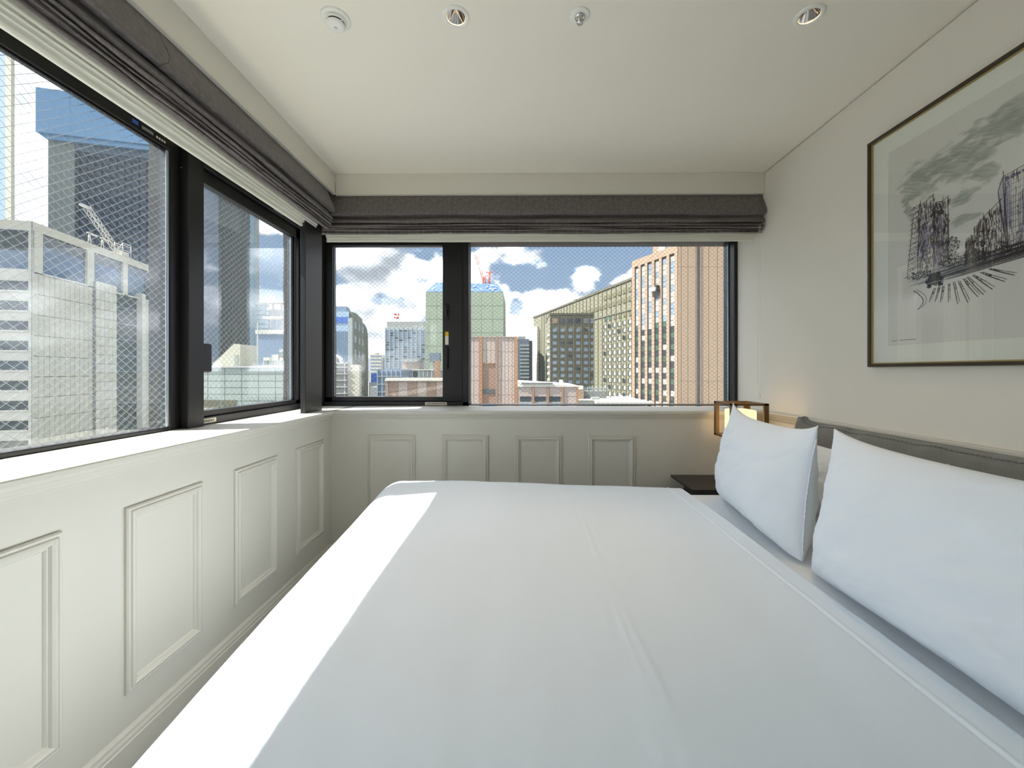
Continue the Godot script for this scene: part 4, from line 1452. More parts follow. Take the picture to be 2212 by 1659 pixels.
	part(r, "shaft", lathe([Vector2(2.7, 0), Vector2(2.7, up(36.5)), Vector2(0.01, up(36.5))], 32), M.teal_glass)
	for k in 16:
		part(r, "ring", lathe([Vector2(2.7, up(-3.0 + 2.4 * k)), Vector2(2.95, up(-3.0 + 2.4 * k)), Vector2(2.95, up(-2.4 + 2.4 * k)), Vector2(2.7, up(-2.4 + 2.4 * k))], 32), M.city_glass_light)
	part(r, "cap", lathe([Vector2(2.7, up(35.4)), Vector2(3.3, up(36.0)), Vector2(3.3, up(37.2)), Vector2(0.01, up(37.4))], 32), M.concrete)

	# sage panelled block just below the second window
	var s := house("sage_block", "low sage-green panelled block below the second left window", "building", -50.5, 60.0, -34.9, 60.0)
	bx(s, "core", Vector3(0, 0, -10), Vector3(15.6, up(0.80), -0.15), M.sage_joint)
	panel_grid(s, "wall_panel", 0.0, 15.6, -7.6, 0.52, 6, 8, 0.0, 0.10, [M.sage_panel], 11)
	bx(s, "coping", Vector3(-0.1, up(0.55), -0.7), Vector3(15.7, up(0.80), 0.15), M.white_metal)
	for k in 2:
		bx(s, "window", Vector3(2.0 + 2.6 * k, up(-5.7), 0.0), Vector3(4.4 + 2.6 * k, up(-4.4), 0.06), M.olive_louvre)
		bx(s, "window", Vector3(2.0 + 2.6 * k, up(-7.4), 0.0), Vector3(4.4 + 2.6 * k, up(-6.0), 0.06), M.city_glass_dark)
	for k in 3:
		bx(s, "small_window", Vector3(11.3 + 0.55 * k, up(-5.6), 0.0), Vector3(11.7 + 0.55 * k, up(-5.2), 0.06), M.city_glass_dark)
	# on its roof
	var pe := thing("roof_house", "beige stair house with sloping top on the sage block roof", "roof structure", Vector3(-53.0 + 2.6, up(0.80) + GROUND, -66.0))
	prism(pe, "shell", PackedVector2Array([Vector2(0, 0), Vector2(0.2, 0.5), Vector2(3.6, 3.7), Vector2(4.6, 3.6), Vector2(4.6, 0)]), -2.5, 2.0, M.beige_stone_dull)
	bx(pe, "door", Vector3(3.7, 0, 2.0), Vector3(4.3, 1.9, 2.05), M.city_glass_light)
	var pl := thing("flag_pole", "thin white mast on the sage block roof", "mast", Vector3(-43.6, up(0.80) + GROUND, -65.0))
	part(pl, "mast", lathe([Vector2(0.08, 0), Vector2(0.05, 7.2), Vector2(0.001, 7.3)], 10), M.white_metal)
	var ac := thing("air_handler", "row of white air handlers on the sage block roof", "air handler", Vector3(-42.9, up(0.80) + GROUND, -66.0))
	for k in 4:
		var u := bx(ac, "unit", Vector3(1.35 * k, 0, -0.6), Vector3(1.35 * k + 1.15, 1.5 + 0.5 * (k % 2), 0.6), M.beige_light)
		bx(ac, "grille", Vector3(1.35 * k + 0.15, 0.2, 0.6), Vector3(1.35 * k + 1.0, 1.0, 0.66), M.louvre_grey)
	bx(ac, "duct", Vector3(2.6, 2.4, -0.5), Vector3(6.0, 2.9, 0.5), M.white_metal)
	for k in 3:
		bx(ac, "duct_leg", Vector3(2.7 + 1.5 * k, 1.4, -0.1), Vector3(2.85 + 1.5 * k, 2.4, 0.1), M.white_metal)
	var tk := thing("roof_tank", "dark blue plant room on the roof before the ringed tower", "plant room", Vector3(-62.0, GROUND, -95.0))
	bx(tk, "body", Vector3(-2.0, 0, -6), Vector3(7.0, up(9.0), 0), M.blue_grey_dark)
	bx(tk, "parapet", Vector3(-2.2, up(9.0), -6), Vector3(7.2, up(10.0), 0.2), M.beige_stone_dull)
	var sb := thing("skybridge", "pale railed bridge before the blue-grey hall", "bridge", Vector3(-95.0, up(20.5) + GROUND, -150.0))
	bx(sb, "deck", Vector3(-2.5, -0.6, -2), Vector3(16, 0.2, 2), M.beige_stone)
	bx(sb, "canopy", Vector3(-2.5, 5.4, -2), Vector3(16, 6.0, 2), M.beige_light)
	for k in 6:
		bx(sb, "post", Vector3(3.2 * k - 2.0, 0.2, 1.6), Vector3(3.2 * k - 1.4, 5.4, 2.0), M.louvre_grey)
	bx(sb, "pier", Vector3(4, -(20.5 + K), -1), Vector3(6, -0.6, 1), M.concrete_dark)


func truss(st: SurfaceTool, a: Vector3, b: Vector3, half: float, bays: int, r: float) -> void:
	var t := (b - a).normalized()
	var u := t.cross(Vector3.BACK).normalized() * half
	var v := Vector3.BACK * half
	var cs := [u + v, u - v, -u - v, -u + v]
	for k in 4:
		add_bar(st, a + cs[k], b + cs[k], r)
		for i in bays:
			var p := a.lerp(b, float(i) / bays)
			var q := a.lerp(b, (i + 1.0) / bays)
			add_bar(st, p + cs[k], q + cs[(k + 1) % 4], r * 0.7)


func back_city() -> void:
	var rnd := RandomNumberGenerator.new()
	rnd.seed = 8
	# blue-grey building with a stepped, rounded end
	var a := thing("stepped_tower", "blue-grey tower with stepped beige side at left of the back window", "building", Vector3(-85.6, GROUND, -200.0))
	a.basis = Basis(Vector3.FORWARD, Vector3.UP, Vector3.RIGHT)      # local x into depth, z to the right
	prism(a, "side_wall", PackedVector2Array([Vector2(0, 0), Vector2(0, up(30.2)), Vector2(5, up(30.2)), Vector2(8, up(29.4)), Vector2(12.5, up(28.2)), Vector2(13.0, up(26.4)), Vector2(16.5, up(25.6)), Vector2(19.0, up(23.6)), Vector2(20.4, up(20.5)), Vector2(20.8, up(16)), Vector2(21.0, 0)]), -30.0, 0.0, M.olive_stone)
	prism(a, "roof_storey", PackedVector2Array([Vector2(0.6, up(30.2)), Vector2(0.6, up(33.2)), Vector2(4.0, up(33.0)), Vector2(8.0, up(29.4))]), -30.0, -3.4, M.blue_grey_dark)
	bx(a, "front_wall", Vector3(-0.5, 0, -30), Vector3(0.0, up(28.0), -2.0), M.blue_grey)
	bx(a, "front_band", Vector3(-0.7, up(24.6), -30), Vector3(0.0, up(27.6), -1.9), M.tarp_blue)
	bx(a, "front_head", Vector3(-0.7, up(27.6), -30), Vector3(0.0, up(30.4), -1.5), M.blue_grey)
	for k in 14:
		bx(a, "front_rib", Vector3(-0.8, 0, -2.6 - 0.95 * k), Vector3(-0.5, up(20.5), -2.3 - 0.95 * k), M.blue_grey_dark)
	bx(a, "corner_pier", Vector3(-0.8, 0, -2.0), Vector3(0.6, up(27.2), 0.15), M.concrete)
	for x in [6.0, 10.2, 15.2]:
		bx(a, "side_groove", Vector3(x, 0, 0.0), Vector3(x + 0.7, up(27.5 - (x - 6.0) * 0.35), 0.08), M.slate_rib)
	for i in 3:
		for j in 7:
			bx(a, "side_window", Vector3([2.4, 8.0, 12.4][i], up(22.0 - 7.2 * j - i * 0.6), 0.0), Vector3([4.6, 9.6, 14.0][i], up(25.6 - 7.2 * j - i * 0.6), 0.06), M.concrete)

	# banded block with a cream flank, in front of it
	var b := house("banded_block", "grey banded block with cream flank at lower left of the back window", "building", -46.0, 90.0, -36.9, 90.0)
	bx(b, "body", Vector3(0, 0, -1.3), Vector3(6.4, up(1.9), -0.1), M.concrete_dark)
	bx(b, "cream_flank", Vector3(6.4, 0, -1.2), Vector3(9.1, up(1.5), 0.0), M.beige_stone)
	for k in 6:
		bx(b, "ledge", Vector3(-0.1, up(0.8 - 1.5 * k), -0.1), Vector3(6.4, up(1.02 - 1.5 * k), 0.35), M.white_metal)
	bx(b, "downpipe", Vector3(5.7, 0, 0), Vector3(5.95, up(1.9), 0.25), M.white_metal)
	bx(b, "parapet", Vector3(-0.1, up(1.7), -0.4), Vector3(6.5, up(2.0), 0.2), M.white_metal)
	var dc := thing("roof_duct", "curved white duct on the banded block roof", "duct", b.transform * Vector3(2.6, up(1.9), -0.7))
	var arch := new_st()
	arch.set_smooth_group(0)
	for k in 10:
		var p := PI / 2 * k / 10.0
		var q := PI / 2 * (k + 1) / 10.0
		add_bar(arch, Vector3(2.2 * sin(p), 2.2 * cos(p) * 0.75, 0), Vector3(2.2 * sin(q), 2.2 * cos(q) * 0.75, 0), 0.45, 12)
	part(dc, "bend", flat(arch), M.white_metal)
	bx(dc, "plenum", Vector3(-1.6, 0, -0.5), Vector3(1.2, 1.4, 0.5), M.concrete)

	# office slab with even rows of paired windows and a mast
	var c := house("office_slab", "grey office slab with even window rows and red mast", "building", -145.0, 420.0, -98.0, 420.0)
	bx(c, "body", Vector3(0, 0, -30), Vector3(47, up(46.9), -0.3), M.concrete)
	bx(c, "penthouse", Vector3(1.5, up(46.9), -28), Vector3(46, up(53.4), -2.0), M.concrete_dark)
	bx(c, "penthouse_sign", Vector3(31.0, up(47.4), -2.0), Vector3(34.2, up(49.2), -1.8), M.white_metal)
	for i in 10:
		bx(c, "pier", Vector3(0.2 + 4.75 * i, 0, -0.3), Vector3(0.9 + 4.75 * i, up(46.0), 0.2), M.concrete)
		for j in 17:
			if i < 10:
				bx(c, "window", Vector3(1.2 + 4.75 * i, up(42.6 - 2.52 * j), -0.35), Vector3(4.7 + 4.75 * i, up(44.0 - 2.52 * j), -0.2), M.blue_grey_dark if rnd.randf() < 0.75 else M.city_glass_dark)
	var an := thing("radio_mast", "red and white dish mast on the grey office slab roof", "mast", c.transform * Vector3(10.8, up(53.4), -6.0))
	var st := new_st()
	truss(st, Vector3(0, 0, 0), Vector3(0, 11, 0), 0.9, 6, 0.16)
	part(an, "lattice", flat(st), M.white_metal)
	for y in [4.6, 8.0]:
		for k in 5:
			var ang: float = TAU * k / 5.0 + y
			var dd := part(an, "dish", lathe([Vector2(0.01, 0), Vector2(0.9, 0.25), Vector2(1.2, 0.9), Vector2(0.9, 0.35), Vector2(0.01, 0.1)], 14), M.crane_red, Vector3(cos(ang) * 1.9, y, sin(ang) * 1.9))
			dd.rotation = Vector3(0, -ang, -PI / 2)
	st = new_st()
	add_bar(st, Vector3(1.8, 0, 0), Vector3(1.8, 15.5, 0), 0.14)
	part(an, "whip", flat(st), M.concrete_dark)

	# tower under construction, wrapped in green net with blue sheets on top
	var g := house("netted_tower", "unfinished tower wrapped in pale green net with blue top", "building", -57.9, 240.0, -10.4, 240.0)
	bx(g, "net", Vector3(0, 0, -42), Vector3(47.5, up(48.3), 0), M.net_green)
	for k in 7:
		bx(g, "net_seam", Vector3(-0.05, up(48.3 - 8.2 * (k + 1)), -42.1), Vector3(47.55, up(48.45 - 8.2 * (k + 1)), 0.06), M.net_green_seam)
	for k in 6:
		bx(g, "net_seam", Vector3(6.8 * (k + 1), 0, 0), Vector3(6.8 * (k + 1) + 0.12, up(48.3), 0.05), M.net_green_seam)
	bx(g, "deck", Vector3(0.3, up(48.3), -41.5), Vector3(47.2, up(48.6), -0.3), M.concrete)
	st = new_st()
	st.set_smooth_group(-1)
	for f in [[[0, 0], [47.5, 0], [42.5, 6.6], [5.2, 6.6]]]:
		quad(st, Vector3(0, up(48.6), -0.1), Vector3(47.5, up(48.6), -0.1), Vector3(43.5, up(54.4), -5.0), Vector3(5.2, up(55.4), -5.0))
		quad(st, Vector3(0, up(48.6), -42), Vector3(0, up(48.6), -0.1), Vector3(5.2, up(55.4), -5.0), Vector3(5.2, up(55.4), -37))
		quad(st, Vector3(47.5, up(48.6), -0.1), Vector3(47.5, up(48.6), -42), Vector3(43.5, up(54.4), -37), Vector3(43.5, up(54.4), -5.0))
		quad(st, Vector3(47.5, up(48.6), -42), Vector3(0, up(48.6), -42), Vector3(5.2, up(55.4), -37), Vector3(43.5, up(54.4), -37))
	part(g, "blue_sheeting", flat(st), M.tarp_blue)
	st = new_st()
	for k in 70:
		var x := rnd.randf_range(1.5, 45.0)
		var t := rnd.randf_range(0.05, 0.85)
		var p := Vector3(lerpf(x, 24.0, 0.12 * t), up(48.7 + 6.0 * t), 0.15 - 4.9 * t)
		var q := p + Vector3(rnd.randf_range(-2.2, 2.2), rnd.randf_range(-0.3, 0.9), 0)
		if q.y > up(54.2):
			continue
		q.z = 0.15 - 4.9 * (q.y - up(48.7)) / 6.0
		add_bar(st, p, q, rnd.randf_range(0.10, 0.30))
	var fo := part(g, "sheet_folds", flat(st), M.tarp_white)
	fo.set_meta("kind", "stuff")
	bx(g, "crane_platform", Vector3(31, up(48.6), -20), Vector3(40, up(55.4), -12), M.concrete_dark)
	var cr := thing("tower_crane", "red and white luffing crane on the netted tower", "crane", g.transform * Vector3(34.5, up(55.4), -16.0))
	st = new_st()
	truss(st, Vector3(0, 0.15, 0), Vector3(0, 5.5, 0), 0.9, 4, 0.24)
	truss(st, Vector3(3.0, 0.15, 0), Vector3(3.6, 9.0, 0), 0.35, 5, 0.2)
	add_bar(st, Vector3(0, 5.5, 0), Vector3(4.4, 9.2, 0), 0.25)
	add_bar(st, Vector3(1.0, 9.0, 0), Vector3(5.2, 9.3, 0), 0.3)
	part(cr, "red_mast", flat(st), M.crane_red)
	for k in 5:
		st = new_st()
		truss(st, Vector3(-0.5 - 1.05 * k, 4.0 + 3.3 * k, 0), Vector3(-0.5 - 1.05 * (k + 1), 4.0 + 3.3 * (k + 1), 0), 0.6, 3, 0.2)
		part(cr, "jib_section", flat(st), M.crane_red if k != 2 else M.white_metal)
	st = new_st()
	add_bar(st, Vector3(4.4, 9.2, 0), Vector3(-5.6, 20.0, 0), 0.08)
	part(cr, "stay_cable", flat(st), M.dark_rib)

	# long olive hotel: a wing that runs away to the left and a block standing out from it
	var hotel := house("hotel", "large olive-grey hotel: long receding wing and a darker block before it", "building", 10.8, 328.0, 58.4, 175.6)
	var h := wing(hotel, "wing", 10.8, 328.0, 58.4, 175.6)
	var w := 159.7
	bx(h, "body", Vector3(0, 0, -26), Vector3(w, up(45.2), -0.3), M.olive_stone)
	bx(h, "roof_edge", Vector3(-0.5, up(44.2), -26), Vector3(w, up(45.4), 0.2), M.olive_joint)
	bx(h, "attic_line", Vector3(60, up(29.6), -0.3), Vector3(w, up(30.1), 0.05), M.olive_joint)
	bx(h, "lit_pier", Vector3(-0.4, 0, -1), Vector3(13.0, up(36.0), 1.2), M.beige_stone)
	bx(h, "pier_joint", Vector3(13.0, 0, -0.3), Vector3(16.0, up(33.0), 0.3), M.olive_joint)
	for k in 30:
		bx(h, "wall_joint", Vector3(20.0 + 4.76 * k, 0, -0.3), Vector3(20.3 + 4.76 * k, up(44.2), 0.06), M.olive_rib)
	for i in 6:
		var x := 118.0 + 4.76 * i
		for j in 12:
			var m: Material = M.window_curtain if rnd.randf() < 0.84 else M.city_glass_dark
			bx(h, "window", Vector3(x, up(23.2 - 3.6 * j), -0.2), Vector3(x + 1.9, up(24.9 - 3.6 * j), 0.02), m)
			bx(h, "window_fin", Vector3(x - 0.35, up(23.0 - 3.6 * j), -0.25), Vector3(x, up(25.2 - 3.6 * j), 0.7), M.olive_stone)
		bx(h, "upper_window", Vector3(x - 0.2, up(27.2), -0.2), Vector3(x + 2.5, up(29.0), 0.02), M.city_glass_green if i < 2 else M.olive_louvre)
		for j in 2:
			bx(h, "attic_louvre", Vector3(x - 0.8, up(34.2 + 4.6 * j), -0.2), Vector3(x + 2.6, up(36.4 + 4.6 * j), 0.03), M.olive_louvre)
	for i in 7:
		bx(h, "attic_louvre", Vector3(84.0 + 4.76 * i, up(34.2), -0.2), Vector3(87.4 + 4.76 * i, up(36.4), 0.03), M.olive_louvre)
	bx(h, "roof_box", Vector3(72, up(45.2), -8), Vector3(76, up(47.2), -3), M.olive_stone)
	st = new_st()
	for x in [73.0, 75.0, 82.0, 87.0]:
		add_bar(st, Vector3(x, up(45.2), -3), Vector3(x, up(51), -3), 0.12)
	part(h, "aerial", flat(st), M.concrete_dark)

	var k2 := wing(hotel, "block", 17.2, 228.0, 44.0, 228.0)
	bx(k2, "body", Vector3(0, 0, -40), Vector3(26.8, up(33.5), -0.3), M.olive_stone)
	bx(k2, "roof_edge", Vector3(-0.2, up(32.6), -40), Vector3(27.0, up(33.7), 0.2), M.olive_joint)
	for i in 7:
		bx(k2, "wall_joint", Vector3(0.05 + 4.5 * i, 0, -0.3), Vector3(0.5 + 4.5 * i, up(32.6), 0.12), M.olive_rib)
	for i in 6:
		var x := 1.7 + 4.5 * i - (0.6 if i == 5 else 0.0)
		var ww := 2.2 if i < 5 else 1.6
		bx(k2, "upper_window", Vector3(x - 0.3, up(27.8), -0.2), Vector3(x + ww + 0.4, up(30.6), 0.02), [M.brown_recess, M.city_glass_dark, M.city_glass_dark, M.city_glass_dark, M.louvre_grey, M.city_glass_blue][i])
		for j in 12:
			var m: Material = M.city_glass_blue if rnd.randf() < 0.92 else M.city_glass_dark
			bx(k2, "window", Vector3(x, up(23.0 - 3.76 * j), -0.2), Vector3(x + ww, up(24.7 - 3.76 * j), 0.02), m)
			bx(k2, "window_sill", Vector3(x - 0.2, up(22.6 - 3.76 * j), -0.2), Vector3(x + ww + 0.2, up(23.0 - 3.76 * j), 0.12), M.olive_rib)
	# rounded bays on its left flank
	for j in 9:
		var bay := part(k2, "bay", lathe([Vector2(0.01, up(19.8 - 3.76 * j)), Vector2(1.2, up(19.8 - 3.76 * j)), Vector2(1.2, up(22.0 - 3.76 * j)), Vector2(0.01, up(22.0 - 3.76 * j))], 16), M.window_curtain, Vector3(0, 0, -6))

	# tan tower with six glass columns, its blind panelled front on the right
	var t := house("tan_tower", "tan stone tower with six columns of glass and blind panelled front", "building", 36.75, 129.6, 44.7, 112.0)
	w = 19.31
	bx(t, "core", Vector3(0.1, 0, -9), Vector3(w - 0.1, up(35.6), -0.5), M.tan_joint)
	bx(t, "cornice", Vector3(0, up(33.9), -9), Vector3(w, up(36.1), 0.1), M.tan)
	var pitch := 3.02
	for i in 7:
		var x := 0.0 + pitch * i
		bx(t, "pier", Vector3(x, 0, -0.6), Vector3(x + (1.1 if i > 0 else 1.35), up(33.9), 0.1), M.tan)
	var lit := [M.city_glass_light, M.city_glass_light, M.city_glass_blue, M.city_glass_light]
	for i in 6:
		var x0 := pitch * i + (1.1 if i > 0 else 1.35)
		var x1 := pitch * (i + 1)
		for j in 28:
			var y := 33.4 - 1.7 * j
			var m: Material
			if j < 11:
				m = M.city_glass_light if (i * 3 + j * 5) % 7 < 4 else M.city_glass_blue
			elif j % 2 == 0:
				m = M.city_glass_dark
			else:
				m = M.city_glass_light if rnd.randf() < (0.3 if j < 18 else 0.78) else M.city_glass_green
			bx(t, "pane", Vector3(x0, up(y - 1.58), -0.5), Vector3(x1, up(y), -0.4), m)
	bx(t, "upper_storeys", Vector3(8.2, up(36.1), -9), Vector3(w, up(56), -1.2), M.tan)
	bx(t, "upper_window", Vector3(10.6, up(36.3), -1.25), Vector3(13.4, up(41), -1.05), M.city_glass_light)
	bx(t, "upper_window", Vector3(13.6, up(36.3), -1.25), Vector3(16.6, up(41), -1.05), M.louvre_grey)
	# gondola of the window cleaners
	var gd := thing("window_gondola", "small white cleaning gondola hanging on the tan tower glass", "gondola", t.transform * Vector3(10.4, up(24.2), 0.9))
	gd.basis = t.basis
	bx(gd, "cradle", Vector3(-1.2, 0, -0.5), Vector3(1.6, 1.1, 0.4), M.white_metal)
	bx(gd, "end_guard", Vector3(1.6, -0.6, -0.6), Vector3(2.1, 1.6, 0.5), M.dark_slot)
	st = new_st()
	for x in [-1.0, 1.4]:
		add_bar(st, Vector3(x, 1.0, -0.2), Vector3(x, 12.0, -0.2), 0.04)
	part(gd, "cable", flat(st), M.dark_rib)

	var p := wing(t, "panelled_front", 44.75, 112.0, 64.8, 112.0)
	bx(p, "core", Vector3(0.1, 0, -12), Vector3(20, up(62), -0.35), M.tan_joint)
	var xs := [0.0, 0.95, 2.85, 5.0]
	for k in 3:
		for j in 3:
			bx(p, "panel", Vector3(xs[k] + 0.05, up(-K + (K + 62) * j / 3.0) + 0.03, -0.4), Vector3(xs[k + 1] - 0.08, up(-K + (K + 62) * (j + 1) / 3.0) - 0.03, 0.0), M.tan_panel)
	bx(p, "slot_reveal", Vector3(5.0, 0, -0.4), Vector3(5.35, up(62), 0.12), M.tan)
	bx(p, "slot", Vector3(5.35, 0, -0.5), Vector3(6.3, up(62), -0.3), M.louvre_grey)
	bx(p, "slot_reveal", Vector3(6.3, 0, -0.4), Vector3(6.6, up(62), 0.12), M.tan)
	xs = [6.6, 8.75, 11.15, 12.9]
	for k in 3:
		for j in 3:
			bx(p, "panel", Vector3(xs[k] + 0.05, up(-K + (K + 62) * j / 3.0) + 0.03, -0.4), Vector3(xs[k + 1] - 0.08, up(-K + (K + 62) * (j + 1) / 3.0) - 0.03, 0.0), M.tan_panel)
	bx(p, "edge_pier", Vector3(12.9, 0, -0.4), Vector3(13.1, up(62), 0.15), M.tan)
	bx(p, "grey_bay", Vector3(13.2, 0, -1.2), Vector3(20, up(62), -0.6), M.concrete_dark)
	for k in 3:
		bx(p, "grey_rib", Vector3(13.3 + 0.7 * k, 0, -0.6), Vector3(13.5 + 0.7 * k, up(62), -0.45), M.slate)

	# striped dark building in the gap
	var q := house("striped_block", "dark block with pale floor bands in the gap beside the hotel", "building", -2.5, 300.0, 6.7, 300.0)
	bx(q, "body", Vector3(0, 0, -14), Vector3(9.2, up(24.7), -0.2), M.slate)
	bx(q, "flank", Vector3(9.2, 0, -14), Vector3(11.8, up(23.5), -2), M.slate_rib)
	bx(q, "roof_room", Vector3(0.6, up(24.7), -8), Vector3(6.5, up(26.8), -2), M.concrete_dark)
	for k in 13:
		bx(q, "floor_band", Vector3(2.2, up(19.0 - 2.7 * k), -0.2), Vector3(9.25, up(20.3 - 2.7 * k), 0.15), M.concrete)

	# far skyline
	var fx := [[-268.0, 20.0, 30.0], [-247.0, 13.0, 24.0], [-233.0, 13.0, 27.0], [-219.0, 17.0, 21.0], [-201.0, 16.0, 31.0], [15.0, 40.0, 22.0], [-30.0, 40.0, 18.0]]
	var fl := ["pale distant block beside the stepped tower", "dark distant block second from the stepped tower", "tall grey distant block in the middle of the gap", "low distant block in the gap before the office slab", "distant white framed block next to the office slab", "distant hazy block behind the hotel gap", "distant hazy block behind the netted tower"]
	for k in fx.size():
		var z := house("distant_block", fl[k], "building", fx[k][0], 700.0 + 9.0 * k, fx[k][0] + fx[k][1], 700.0 + 9.0 * k, "far skyline")
		var m: Material = [M.beige_stone_dull, M.slate, M.concrete_dark, M.concrete, M.city_glass_light, M.concrete, M.concrete_dark][k]
		bx(z, "body", Vector3(0, 0, -20), Vector3(fx[k][1], up(fx[k][2]), 0), m)
		bx(z, "roof_room", Vector3(fx[k][1] * 0.3, up(fx[k][2]), -14), Vector3(fx[k][1] * 0.6, up(fx[k][2] + 3.0), -5), M.concrete_dark)
		for j in 6:
			bx(z, "floor_band", Vector3(1.0, up(fx[k][2] - 4.0 - 6.0 * j), -0.5), Vector3(fx[k][1] - 1.0, up(fx[k][2] - 2.0 - 6.0 * j), 0.2), M.blue_grey_dark)


func near_roofs() -> void:
	# pink-beige panelled building in front of the netted tower
	var a := house("pink_block", "pink-beige panelled block with brown piers before the netted tower", "building", -9.4, 60.0, -0.42, 60.0)
	bx(a, "core", Vector3(0, 0, -20), Vector3(8.9, up(5.15), -0.15), M.pink_beige)
	for s in [[0.0, 3.1, 4], [5.95, 8.15, 4]]:
		panel_grid(a, "wall_panel", s[0], s[1], -8.0, 5.15, s[2], 6, 0.0, 0.05, [M.pink_panel], 3)
	panel_grid(a, "wall_panel", 3.62, 5.6, 1.25, 5.15, 3, 2, 0.0, 0.05, [M.pink_panel], 3)
	bx(a, "recess_wall", Vector3(3.62, up(-8), -0.2), Vector3(5.6, up(1.2), -0.05), M.brown_recess)
	bx(a, "recess_head", Vector3(3.62, up(1.15), -0.1), Vector3(5.6, up(1.3), 0.05), M.brown_pier)
	for k in 3:
		bx(a, "vent_blade", Vector3(3.75, up(-3.35 + 0.22 * k), -0.1), Vector3(5.5, up(-3.22 + 0.22 * k), 0.03), M.louvre_grey)
	bx(a, "vent", Vector3(3.72, up(-3.45), -0.1), Vector3(5.52, up(-2.7), -0.04), M.city_glass_dark)
	bx(a, "window", Vector3(3.62, up(-6.5), -0.1), Vector3(5.6, up(-4.9), 0.0), M.city_glass)
	for s in [[3.1, 3.62, M.brown_pier], [5.6, 5.95, M.brown_recess], [8.5, 8.98, M.brown_pier]]:
		bx(a, "pier", Vector3(s[0], up(-9), -0.2), Vector3(s[1], up(5.25), 0.15), s[2])
	panel_grid(a, "wall_panel", 8.15, 8.5, -8.0, 5.15, 1, 6, 0.0, 0.05, [M.pink_panel], 3)
	bx(a, "coping", Vector3(-0.05, up(5.15), -20), Vector3(8.98, up(5.3), 0.1), M.pink_beige)

	# low pink block at its right
	var b := house("low_pink_block", "low pink-beige block with dark windows right of the panelled block", "building", -0.25, 50.0, 7.35, 50.0)
	bx(b, "core", Vector3(0, 0, -12), Vector3(7.6, up(-2.0), -0.1), M.pink_beige)
	for k in 4:
		bx(b, "wall_panel", Vector3(1.87 * k + 0.2, up(-3.2), -0.15), Vector3(1.87 * k + 1.75, up(-2.05), 0.0), M.pink_panel)
		bx(b, "pier", Vector3(1.87 * k + 1.78, up(-8), -0.1), Vector3(1.87 * k + 2.0, up(-1.95), 0.12), M.brown_pier)
		if k < 3:
			bx(b, "window", Vector3(1.87 * k + 0.2, up(-3.85), -0.2), Vector3(1.87 * k + 1.6, up(-3.2), -0.05), M.city_glass_dark)
			bx(b, "spandrel", Vector3(1.87 * k + 0.2, up(-5.2), -0.15), Vector3(1.87 * k + 1.75, up(-3.9), 0.02), M.city_glass_light)
		else:
			bx(b, "wall_panel", Vector3(1.87 * k + 0.2, up(-8.0), -0.15), Vector3(1.87 * k + 1.75, up(-3.25), 0.0), M.pink_panel)
	prism(b, "roof_slope", PackedVector2Array([Vector2(-0.1, up(-2.0)), Vector2(7.7, up(-2.0)), Vector2(7.7, up(-1.85)), Vector2(-0.1, up(-1.35))]), -11.5, 0.1, M.beige_light)
	bx(b, "roof_grille", Vector3(0.4, up(-1.45), 0.1), Vector3(4.4, up(-1.62), 0.2), M.louvre_grey)
	var v := thing("roof_vent", "small cream vent on the low pink block roof", "vent", b.transform * Vector3(5.6, up(-1.72), -2.0))
	bx(v, "stack", Vector3(-0.2, 0, -0.2), Vector3(0.25, 0.6, 0.2), M.beige_light)
	bx(v, "cowl", Vector3(-0.08, 0.6, -0.1), Vector3(0.12, 0.95, 0.1), M.dark_slot)

	# roofs and plant between it and the hotel
	var c := thing("plant_roof", "pale flat roof with railings and plant before the hotel wing", "roof", Vector3(11.0, GROUND, -80.0))
	bx(c, "body", Vector3(-1.2, 0, -14), Vector3(14.5, up(-6.0), 0), M.beige_stone)
	bx(c, "coping", Vector3(-1.4, up(-6.0), -0.6), Vector3(14.6, up(-5.8), 0.2), M.white_metal)
	bx(c, "slab", Vector3(4.0, up(-6.4), 0), Vector3(14.5, up(-6.0), 2.5), M.beige_light)
	bx(c, "stair_house", Vector3(0.8, up(-6.0), -8), Vector3(2.7, up(-3.9), -5), M.tan)
	bx(c, "stair_cap", Vector3(1.3, up(-3.9), -8), Vector3(2.6, up(-3.2), -5), M.beige_light)
	bx(c, "plant_box", Vector3(2.9, up(-6.0), -10), Vector3(8.0, up(-4.4), -7), M.louvre_grey)
	for k in 10:
		bx(c, "pipe_frame", Vector3(4.0 + 0.5 * k, up(-4.4), -8.0), Vector3(4.12 + 0.5 * k, up(-3.5 + 0.2 * (k % 3)), -7.8), M.concrete)
	bx(c, "pipe_frame", Vector3(4.0, up(-3.8), -8), Vector3(8.6, up(-3.68), -7.8), M.concrete)
	bx(c, "skylight", Vector3(3.8, up(-6.0), -3), Vector3(5.4, up(-5.4), -1.5), M.city_glass_light)
	var lab := ["leftmost white satellite dish on the plant roof", "second white satellite dish from left on the plant roof", "third white satellite dish from left on the plant roof", "rightmost white satellite dish on the plant roof"]
	for k in 4:
		var d := thing("satellite_dish", lab[k], "satellite dish", Vector3([18.25, 19.25, 20.7, 21.75][k], up(-5.8) + GROUND, -80.6), "satellite dishes")
		part(d, "mast", lathe([Vector2(0.04, 0), Vector2(0.04, 0.45), Vector2(0.001, 0.46)], 8), M.white_metal)
		var bowl := part(d, "bowl", lathe([Vector2(0.001, 0.0), Vector2(0.2, 0.04), Vector2(0.36, 0.14), Vector2(0.34, 0.13), Vector2(0.19, 0.06), Vector2(0.001, 0.03)], 20), M.white_metal, Vector3(0, 0.55, 0.1))
		bowl.rotation = Vector3(1.2, [0.9, 0.2, -0.9, 0.1][k], 0)

	# roofs seen through the sliding sash
	var e := house("parapet_block", "brown panelled roof block with cream parapet below the sliding sash", "building", -24.0, 70.0, -13.2, 70.0)
